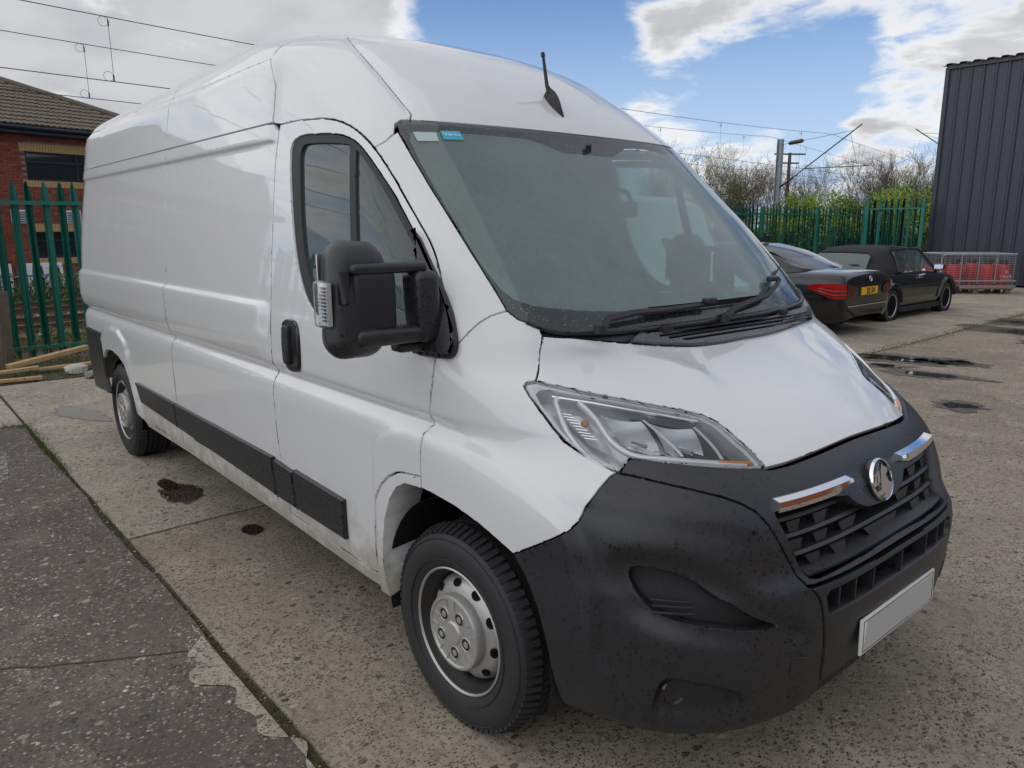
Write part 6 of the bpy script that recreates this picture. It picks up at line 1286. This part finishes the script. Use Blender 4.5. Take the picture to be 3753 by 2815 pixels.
for a, b, c, d in OP:
    for k in range(int((b-a+.2)/.075)+1):
        y = a-.09+k*.075; o = link('soldier_brick', bsol, BL); o.location = (.003, y, d+.11)
        o = link('sill_brick', bsil, BL); o.location = (.006, y, c-.09)
    wn = bmesh.new(); box(wn, (-.11, (a+b)/2, (c+d)/2), (.03, b-a-.02, d-c-.02)); w_ = obj('window', wn, M['glass_dark'], BL)
    for yy in (a+.03, (a+b)/2+.25, b-.03): bm = bmesh.new(); box(bm, (-.08, yy, (c+d)/2), (.06, .055, d-c)); obj('frame_bar', bm, M['navy'], w_)
    for zz in (c+.03, d-.03, c+(d-c)*.66): bm = bmesh.new(); box(bm, (-.083, (a+b)/2, zz), (.05, b-a-.004, .05)); obj('frame_bar', bm, M['navy'], w_)
bm = bmesh.new(); box(bm, (.18, (Y0+Y1)/2, EAV+.0), (.36, Y1-Y0+.7, .16)); obj('fascia', bm, M['navy'], BL)
bm = bmesh.new(); tube(bm, [(.41, Y0-.3, EAV+.06), (.41, Y1+.4, EAV+.06)], .065, 8); obj('gutter', bm, M['navy'], BL, 60)
# roof: front slope of separate tiles, hip at the right
PIT = R(24); EX, EZ = .40, EAV+.12; YR = Y1+.45; SL = 5.7; ridge_x = EX-SL*math.cos(PIT); ridge_z = EZ+SL*math.sin(PIT); RY = YR-5.2
bm = bmesh.new(); A = [bm.verts.new(p) for p in ((EX, Y0, EZ-.03), (EX, YR, EZ-.03), (ridge_x, RY, ridge_z-.03), (ridge_x, Y0, ridge_z-.03), (2*ridge_x-EX, YR, EZ-.03), (2*ridge_x-EX, Y0, EZ-.03))]
for f in ((0, 1, 2, 3), (1, 4, 2), (4, 5, 3, 2)): bm.faces.new([A[k] for k in f])
obj('roof', bm, M['tile'], BL)
GA, TW = .335, .30
def tile_mesh():
    bm = bmesh.new(); n = 9; top = []; low = []; un = []
    for k in range(n):
        y = TW*(k/(n-1)-.5); h = .022*(.5+.5*math.cos(4*math.pi*k/(n-1)+.6)); low.append(bm.verts.new((0, y, .045+h))); un.append(bm.verts.new((0, y, .012+h))); top.append(bm.verts.new((-GA-.04, y, .008+h)))
    for k in range(n-1): bm.faces.new((low[k], low[k+1], top[k+1], top[k])); bm.faces.new((un[k], un[k+1], low[k+1], low[k]))
    return bm
tm = bpy.data.meshes.new('roof_tile'); bm = tile_mesh(); bm.to_mesh(tm); bm.free(); tm.materials.append(M['tile'])
for p in tm.polygons: p.use_smooth = False
tiles = []
for j in range(int(SL/GA)):
    d = j*GA; x = EX-d*math.cos(PIT); z = EZ+d*math.sin(PIT); ym = YR-5.2*(d+GA*.4)/SL
    for i in range(int((ym-Y0)/TW)):
        y = Y0+TW*(i+.5)+(.15 if j % 2 else 0)
        if y < ym-.1: tiles.append((x, y, z))
tiles.sort(key=lambda c: -c[1]); rest = []
tiles_near = [c for c in tiles if c[1] > -.6][:295]; tn = set(tiles_near)
for c in tiles_near: o = link('roof_tile', tm, BL); o.location = (c[0], c[1], c[2]+rr_.uniform(-.004, .004)); o.rotation_euler = (0, PIT, 0)
V = np.array([v.co[:] for v in tm.vertices]); F = np.array([list(p.vertices) for p in tm.polygons]); cp, sp_ = math.cos(PIT), math.sin(PIT); Vr = np.stack([V[:, 0]*cp+V[:, 2]*sp_, V[:, 1], -V[:, 0]*sp_+V[:, 2]*cp], 1)
L = np.array([c for c in tiles if c not in tn]); VV = (Vr[None]+L[:, None]).reshape(-1, 3); FF = (F[None]+np.arange(len(L))[:, None, None]*len(V)).reshape(-1, 4); me = bpy.data.meshes.new('tiling'); me.from_pydata(VV.tolist(), [], FF.tolist()); me.materials.append(M['tile']); link('tiling', me, BL)['kind'] = 'stuff'
bm = bmesh.new(); tube(bm, [(EX, YR, EZ+.05), (ridge_x, RY, ridge_z+.03)], .10, 8); tube(bm, [(ridge_x, RY, ridge_z+.03), (ridge_x, Y0, ridge_z+.03)], .10, 8); obj('ridge_tiles', bm, M['tile'], BL, 40)
for y in (.65, 2.05):
    bm = bmesh.new(); box(bm, (.02, y, 1.93), (.03, .42, .36)); v_ = obj('vent', bm, M['white_plain'], BL)
    for k in range(5): bm = bmesh.new(); box(bm, (.045, y, 1.80+.062*k), (.03, .36, .022), Matrix.Rotation(R(35), 4, 'Y')); obj('louvre', bm, M['galv'], v_)
bm = bmesh.new(); tube(bm, [(.06, -.02, 1.86), (.06, .04, 1.88), (.07, .05, 1.8), (.07, .10, .55)], .035, 8); obj('pipe', bm, M['white_plain'], BL, 60)
# pale panels and the grey fence at the foot of the building
M['greysteel'] = plain('grey_steel', (.26, .27, .28), .5, .4, var=.2)
for y0, w, l in ((-1.6, 1.15, 'leftmost pale board leaning behind the grey fence'), (-.2, .95, 'middle pale board behind the grey fence, below the white pipe'), (.95, 1.0, 'pale board behind the grey fence, nearest the van'), (-3.2, 1.3, 'pale board behind the grey fence, outside the left edge')):
    bm = bmesh.new(); box(bm, (0, 0, .1), (.05, w, 1.45), bev=.01); o = obj('site_board', bm, M['white_plain']); o.location = (-21.35-RS*y0, y0+.4, -.1); o.rotation_euler = (0, R(-4), .12); setp(o, l, 'board')
F3 = thing('palisade_fence', 'low grey palisade fence beyond the tracks, in front of the brick building', 'fence', (0, 0, -.45)); pg = pale_mesh(1.12, .065); pg.materials.clear(); pg.materials.append(M['greysteel'])
for k in range(42):
    y = -3.5+.19*k; o = link('pale', pg, F3); o.location = (-20.75-RS*y, y, 0); o.rotation_euler = (0, 0, math.pi/2+RS)
for z in (.88, .25): bm = bmesh.new(); box(bm, (-20.70-RS*.4, .4, z), (.05, 8.2, .05), RS); obj('rail', bm, M['greysteel'], F3)
# a brick range on the far side of the yard, behind the camera: it is what the van's front mirrors
BK = thing('brick_range', 'plain red brick range across the yard, reflected in the chrome of the van', 'building', (21, 2, 0))
bm = bmesh.new(); box(bm, (0, 0, 2.4), (6, 46, 4.8)); obj('wall', bm, BRK[2], BK)
bm = bmesh.new(); prism(bm, [(-3.4, 4.8), (3.4, 4.8), (0, 6.6)], 'y', -23.4, 23.4); obj('roof', bm, M['tile'], BK)
bm = bmesh.new(); box(bm, (-3.02, -6, 1.6), (.06, 4, 3.2)); obj('roller_door', bm, M['galv'], BK)
# ------------------------------------------------------------------ trees and shrubs beyond the railway
def tree_mesh(seed, h, stems, spread, twig=.010, dens=1.0, leafy=0, droop=0.):
    r = random.Random(seed); V = []; F = []; TV = []; TF = []; LV = []; LF = []
    def seg(a, b, ra, rb, V, F, n=3):
        d = (b-a); 
        if d.length < 1e-4: return
        d.normalize(); u = d.cross(Vector((.3, .9, .2))).normalized(); w = d.cross(u); k = len(V)
        for p, q in ((a, ra), (b, rb)):
            for i in range(n): t = 2*math.pi*i/n; V.append(tuple(p+(u*math.cos(t)+w*math.sin(t))*q))
        for i in range(n): F.append((k+i, k+(i+1) % n, k+n+(i+1) % n, k+n+i))
    def grow(p, d, L, rad, lev):
        n = 4 if lev < 2 else 3; q = p; step = L/n
        for i in range(n):
            d = (d+Vector((r.gauss(0, .10), r.gauss(0, .10), (.05 if lev else .02)-droop*lev*.08))).normalized(); e = q+d*step; ra = rad*(1-.75*i/n); rb = rad*(1-.75*(i+1)/n)
            big = lev < 2; seg(q, e, max(ra, twig*.6), max(rb, twig*.55), V if big else TV, F if big else TF, 5 if lev == 0 else 3)
            if lev < 3:
                m = int((2.6 if lev == 0 else 2.6 if lev == 1 else 2.2)*dens*(1 if i > 0 or lev else .3)+r.random())
                for _ in range(m):
                    a = r.uniform(0, 6.28); s = r.uniform(.45, .95); b = d.cross(Vector((math.cos(a), math.sin(a), .3))).normalized(); nd_ = (d*(1-s*.45)+b*s+Vector((0, 0, .25-droop))).normalized()
                    grow(q.lerp(e, r.random()), nd_, L*r.uniform(.32, .58), max(rb*.55, twig*.6), lev+1)
            elif leafy and r.random() < leafy:
                c = e; s_ = r.uniform(.03, .07); k = len(LV); u = Vector((r.gauss(0, 1), r.gauss(0, 1), r.gauss(0, 1))).normalized(); w = u.orthogonal().normalized(); LV.extend([tuple(c-u*s_), tuple(c+w*s_*.6), tuple(c+u*s_), tuple(c-w*s_*.6)]); LF.append((k, k+1, k+2, k+3))
            q = e
    for s in range(stems):
        a = r.uniform(0, 6.28); base = Vector((math.cos(a)*spread*.35*r.random(), math.sin(a)*spread*.35*r.random(), -.3)); lean = spread*.10*r.uniform(.2, 1.); grow(base, Vector((math.cos(a)*lean, math.sin(a)*lean, 1)).normalized(), h*r.uniform(.72, 1.), .012*h*r.uniform(.6, 1.1)/math.sqrt(max(1, stems*.6)), 0)
    out = []
    for nm, v, f in (('trunk', V, F), ('crown', TV, TF), ('buds', LV, LF)):
        if not f: out.append(None); continue
        me = bpy.data.meshes.new(nm); me.from_pydata(v, [], f); out.append(me)
    out[0].materials.append(M['bark']); out[1].materials.append(M['twig'])
    if out[2]: out[2].materials.append(M['leaf2'])
    return out
KINDS = [tree_mesh(1, 6.6, 5, 3.2, .011, 1.0), tree_mesh(2, 6.2, 6, 3.4, .011, 1.05, .35), tree_mesh(3, 7.4, 1, 2.6, .010, 1.15, 0, .35), tree_mesh(4, 6.0, 7, 4.2, .012, 1.05)]
def tree(kind, x, y, s, rz, label, z=-.5):
    t = thing('bare_tree', label, 'tree', (x, y, z), rz, 'bare trees behind the railway'); t.scale = (s, s, s)
    for nm, me in zip(('trunk', 'crown', 'buds'), KINDS[kind]):
        if me: link(nm, me, t)
def bearing(u, d):     # a place seen at pixel column u of the photograph (2212 wide), d metres away
    a = R(139.34)-math.atan((u-1106)/1622.4); return 1.797+d*math.cos(a), -2.298+d*math.sin(a)
TL = [(1500, 46, 1, 1.0, 'many-stemmed bare bush with green buds, rising right beside the windscreen edge'), (1560, 50, 1, 1.08, 'budding bare tree next to the black mirror arm above the windscreen'), (1625, 52, 0, 1.0, 'thin-stemmed bare tree just left of the steel mast'), (1672, 56, 0, 1.02, 'bare tree whose twigs show around the steel mast'), (1740, 54, 2, 1.02, 'pale slender birch-like tree right of the mast, under the arm'), (1790, 58, 2, 1.08, 'bare birch-like tree around the distant thin pole'), (1845, 60, 2, 1.10, 'tall wispy bare tree right of the distant pole'), (1900, 54, 3, 1.02, 'broad dense bare tree above the taller fence panel'), (1960, 52, 3, 1.08, 'densest bare tree, touching the dark building'), (2015, 54, 3, 1.05, 'bare tree mostly hidden behind the dark building corner'), (1935, 62, 0, 1.2, 'bare tree behind the dense ones by the dark building'), (1595, 60, 0, 1.15, 'faint bare tree behind the budding ones'), (1705, 64, 0, 1.18, 'faint bare tree farther back between the mast and the birch'), (1440, 48, 1, 1.1, 'budding bare tree hidden behind the van roof'), (1870, 66, 0, 1.25, 'faint bare tree farther back, right of the pole')]
for i, (u, d, k, s, l) in enumerate(TL): x, y = bearing(u, d); tree(k, x, y, s*.74, i*1.37, l)
WB = tree_mesh(9, 6.5, 1, 2.0, .009, .8, 0, 1.1); KINDS.append(WB); x, y = bearing(2060, 36); tree(4, x, y, .95, .5, 'weeping bare birch whose hanging twigs show beside the top of the dark building')
def shrub(name, u, d, w, h, mat, n, label, seed, spiky=.0, z=-.5):
    rng = np.random.default_rng(seed); h *= 1.12 if spiky else 1.05; n = int(n*1.3); x, y = bearing(u, d); t = thing(name, label, 'shrub', (x, y, z), 0, 'shrubs along the railway bank')
    nc = 34; c = np.stack([rng.uniform(-w/2, w/2, nc), rng.uniform(-w/3, w/3, nc), h*(.12+.78*rng.random(nc)**.8)], 1); c[:, 2] *= 1-.45*(np.abs(c[:, 0])/(w/2))**2; rad = rng.uniform(.22, .48, nc)*h*.42
    k = rng.integers(0, nc, n); dv = rng.standard_normal((n, 3)); dv /= np.linalg.norm(dv, axis=1)[:, None]; P = c[k]+dv*(rad[k]*rng.random(n)**.4)[:, None]; P[:, 2] = np.maximum(.02, P[:, 2]+spiky*h*.6*(rng.random(n) < .12)*rng.random(n))
    a = rng.standard_normal((n, 3)); a[:, 2] = np.abs(a[:, 2])+.4*spiky*4; a /= np.linalg.norm(a, axis=1)[:, None]; b = np.cross(a, rng.standard_normal((n, 3))); b /= np.linalg.norm(b, axis=1)[:, None]; s = rng.uniform(.035, .085, n)[:, None]
    V = np.stack([P-a*s*1.3, P+b*s*.6, P+a*s*1.3, P-b*s*.6], 1).reshape(-1, 3); F = np.arange(4*n).reshape(-1, 4); me = bpy.data.meshes.new('foliage'); me.from_pydata(V.tolist(), [], F.tolist()); me.materials.append(mat); link('foliage', me, t)
    bm = bmesh.new()
    for i in range(7): e = c[i*4]; tube(bm, [(e[0]*.25, e[1]*.25, 0), (e[0]*.6, e[1]*.6, e[2]*.5), tuple(e)], [.05, .035, .015], 5)
    obj('stem', bm, M['bark'], t, 60)
for i, (nm, u, d, w, h, mt, n, sp_, l) in enumerate((('spring_shrub', 1665, 46, 4.0, 3.0, 'leaf2', 5200, .1, 'low yellow-green shrub at the foot of the steel mast'), ('spring_shrub', 1745, 46, 4.6, 3.7, 'leaf2', 6500, .25, 'tall yellow-green shrub just right of the mast'), ('spring_shrub', 1815, 47, 4.4, 3.5, 'leaf', 6000, .1, 'darker green shrub between two yellow-green ones'), ('spring_shrub', 1880, 47, 4.2, 3.7, 'leaf2', 6000, .25, 'yellow-green shrub left of the taller fence panel'), ('spring_shrub', 1945, 46, 3.6, 3.9, 'leaf2', 5500, .5, 'feathery yellow-green shrub behind the taller fence panel'), ('spring_shrub', 2000, 46, 3.0, 2.6, 'leaf', 3500, .1, 'small green shrub next to the dark building'),
    ('ivy_bank', 1600, 40, 4.5, 1.8, 'leaf3', 6000, 0, 'dark ivy mound at the left end of the right-hand fence'), ('ivy_bank', 1690, 40, 5.0, 2.1, 'leaf3', 7000, 0, 'dark ivy mound behind the fence below the mast'), ('ivy_bank', 1790, 41, 5.0, 2.2, 'leaf3', 7000, 0, 'dark ivy mound behind the middle of the right-hand fence'), ('ivy_bank', 1890, 41, 5.0, 2.2, 'leaf3', 7000, 0, 'dark ivy mound behind the fence, above the convertible'), ('ivy_bank', 1985, 41, 4.5, 2.2, 'leaf3', 6000, 0, 'dark ivy mound behind the taller fence panel'), ('ivy_bank', 1500, 42, 5.0, 2.0, 'leaf3', 4000, 0, 'dark ivy mound hidden behind the van'))):
    shrub(nm, u, d, w, h, M[mt], n, l, 100+i, sp_)
for i, (x, y, w, h) in enumerate(((-19.9, .9, 1.8, .95), (-20.0, 2.2, 1.6, 1.1), (-20.1, -.4, 1.6, .8), (-10.6, -.1, 1.2, .7))):
    rng = np.random.default_rng(60+i); n = 900; P = np.stack([x+w*.35*rng.standard_normal(n), y+w*.3*rng.standard_normal(n), -.42+h*rng.random(n)**1.4*(1 if i < 3 else .9)], 1)
    a = rng.standard_normal((n, 3)); a /= np.linalg.norm(a, axis=1)[:, None]; b = np.cross(a, rng.standard_normal((n, 3))); b /= np.linalg.norm(b, axis=1)[:, None]; s = rng.uniform(.02, .045, n)[:, None]
    V = np.stack([P-a*s*1.3, P+b*s*.6, P+a*s*1.3, P-b*s*.6], 1).reshape(-1, 3); me = bpy.data.meshes.new('bramble'); me.from_pydata(V.tolist(), [], np.arange(4*n).reshape(-1, 4).tolist()); me.materials.append(M['leaf'] if i % 2 else M['leaf3']); o = link('bramble', me)
    setp(o, ('bramble at the foot of the grey fence, left of the van tail', 'taller bramble at the foot of the grey fence, nearest the van', 'bramble at the foot of the grey fence, at the left edge', 'low bramble just behind the green fence')[i], 'bramble', 'brambles along the railway')
# bare bramble canes along the fence
bm = bmesh.new(); r = random.Random(8)
for k in range(60):
    p = Vector((-9.6-r.random()*1.2, -2.2+3.2*r.random(), -.05)); d = Vector((r.gauss(0, .5), r.gauss(0, .8), 1)); pts = [p]
    for i in range(6): d = d+Vector((r.gauss(0, .15), r.gauss(0, .25), -.30)); pts.append(pts[-1]+d.normalized()*.17)
    tube(bm, pts, .004, 3, False)
obj('bramble_canes', bm, M['drygrass'])['kind'] = 'stuff'
bpy.context.view_layer.update()
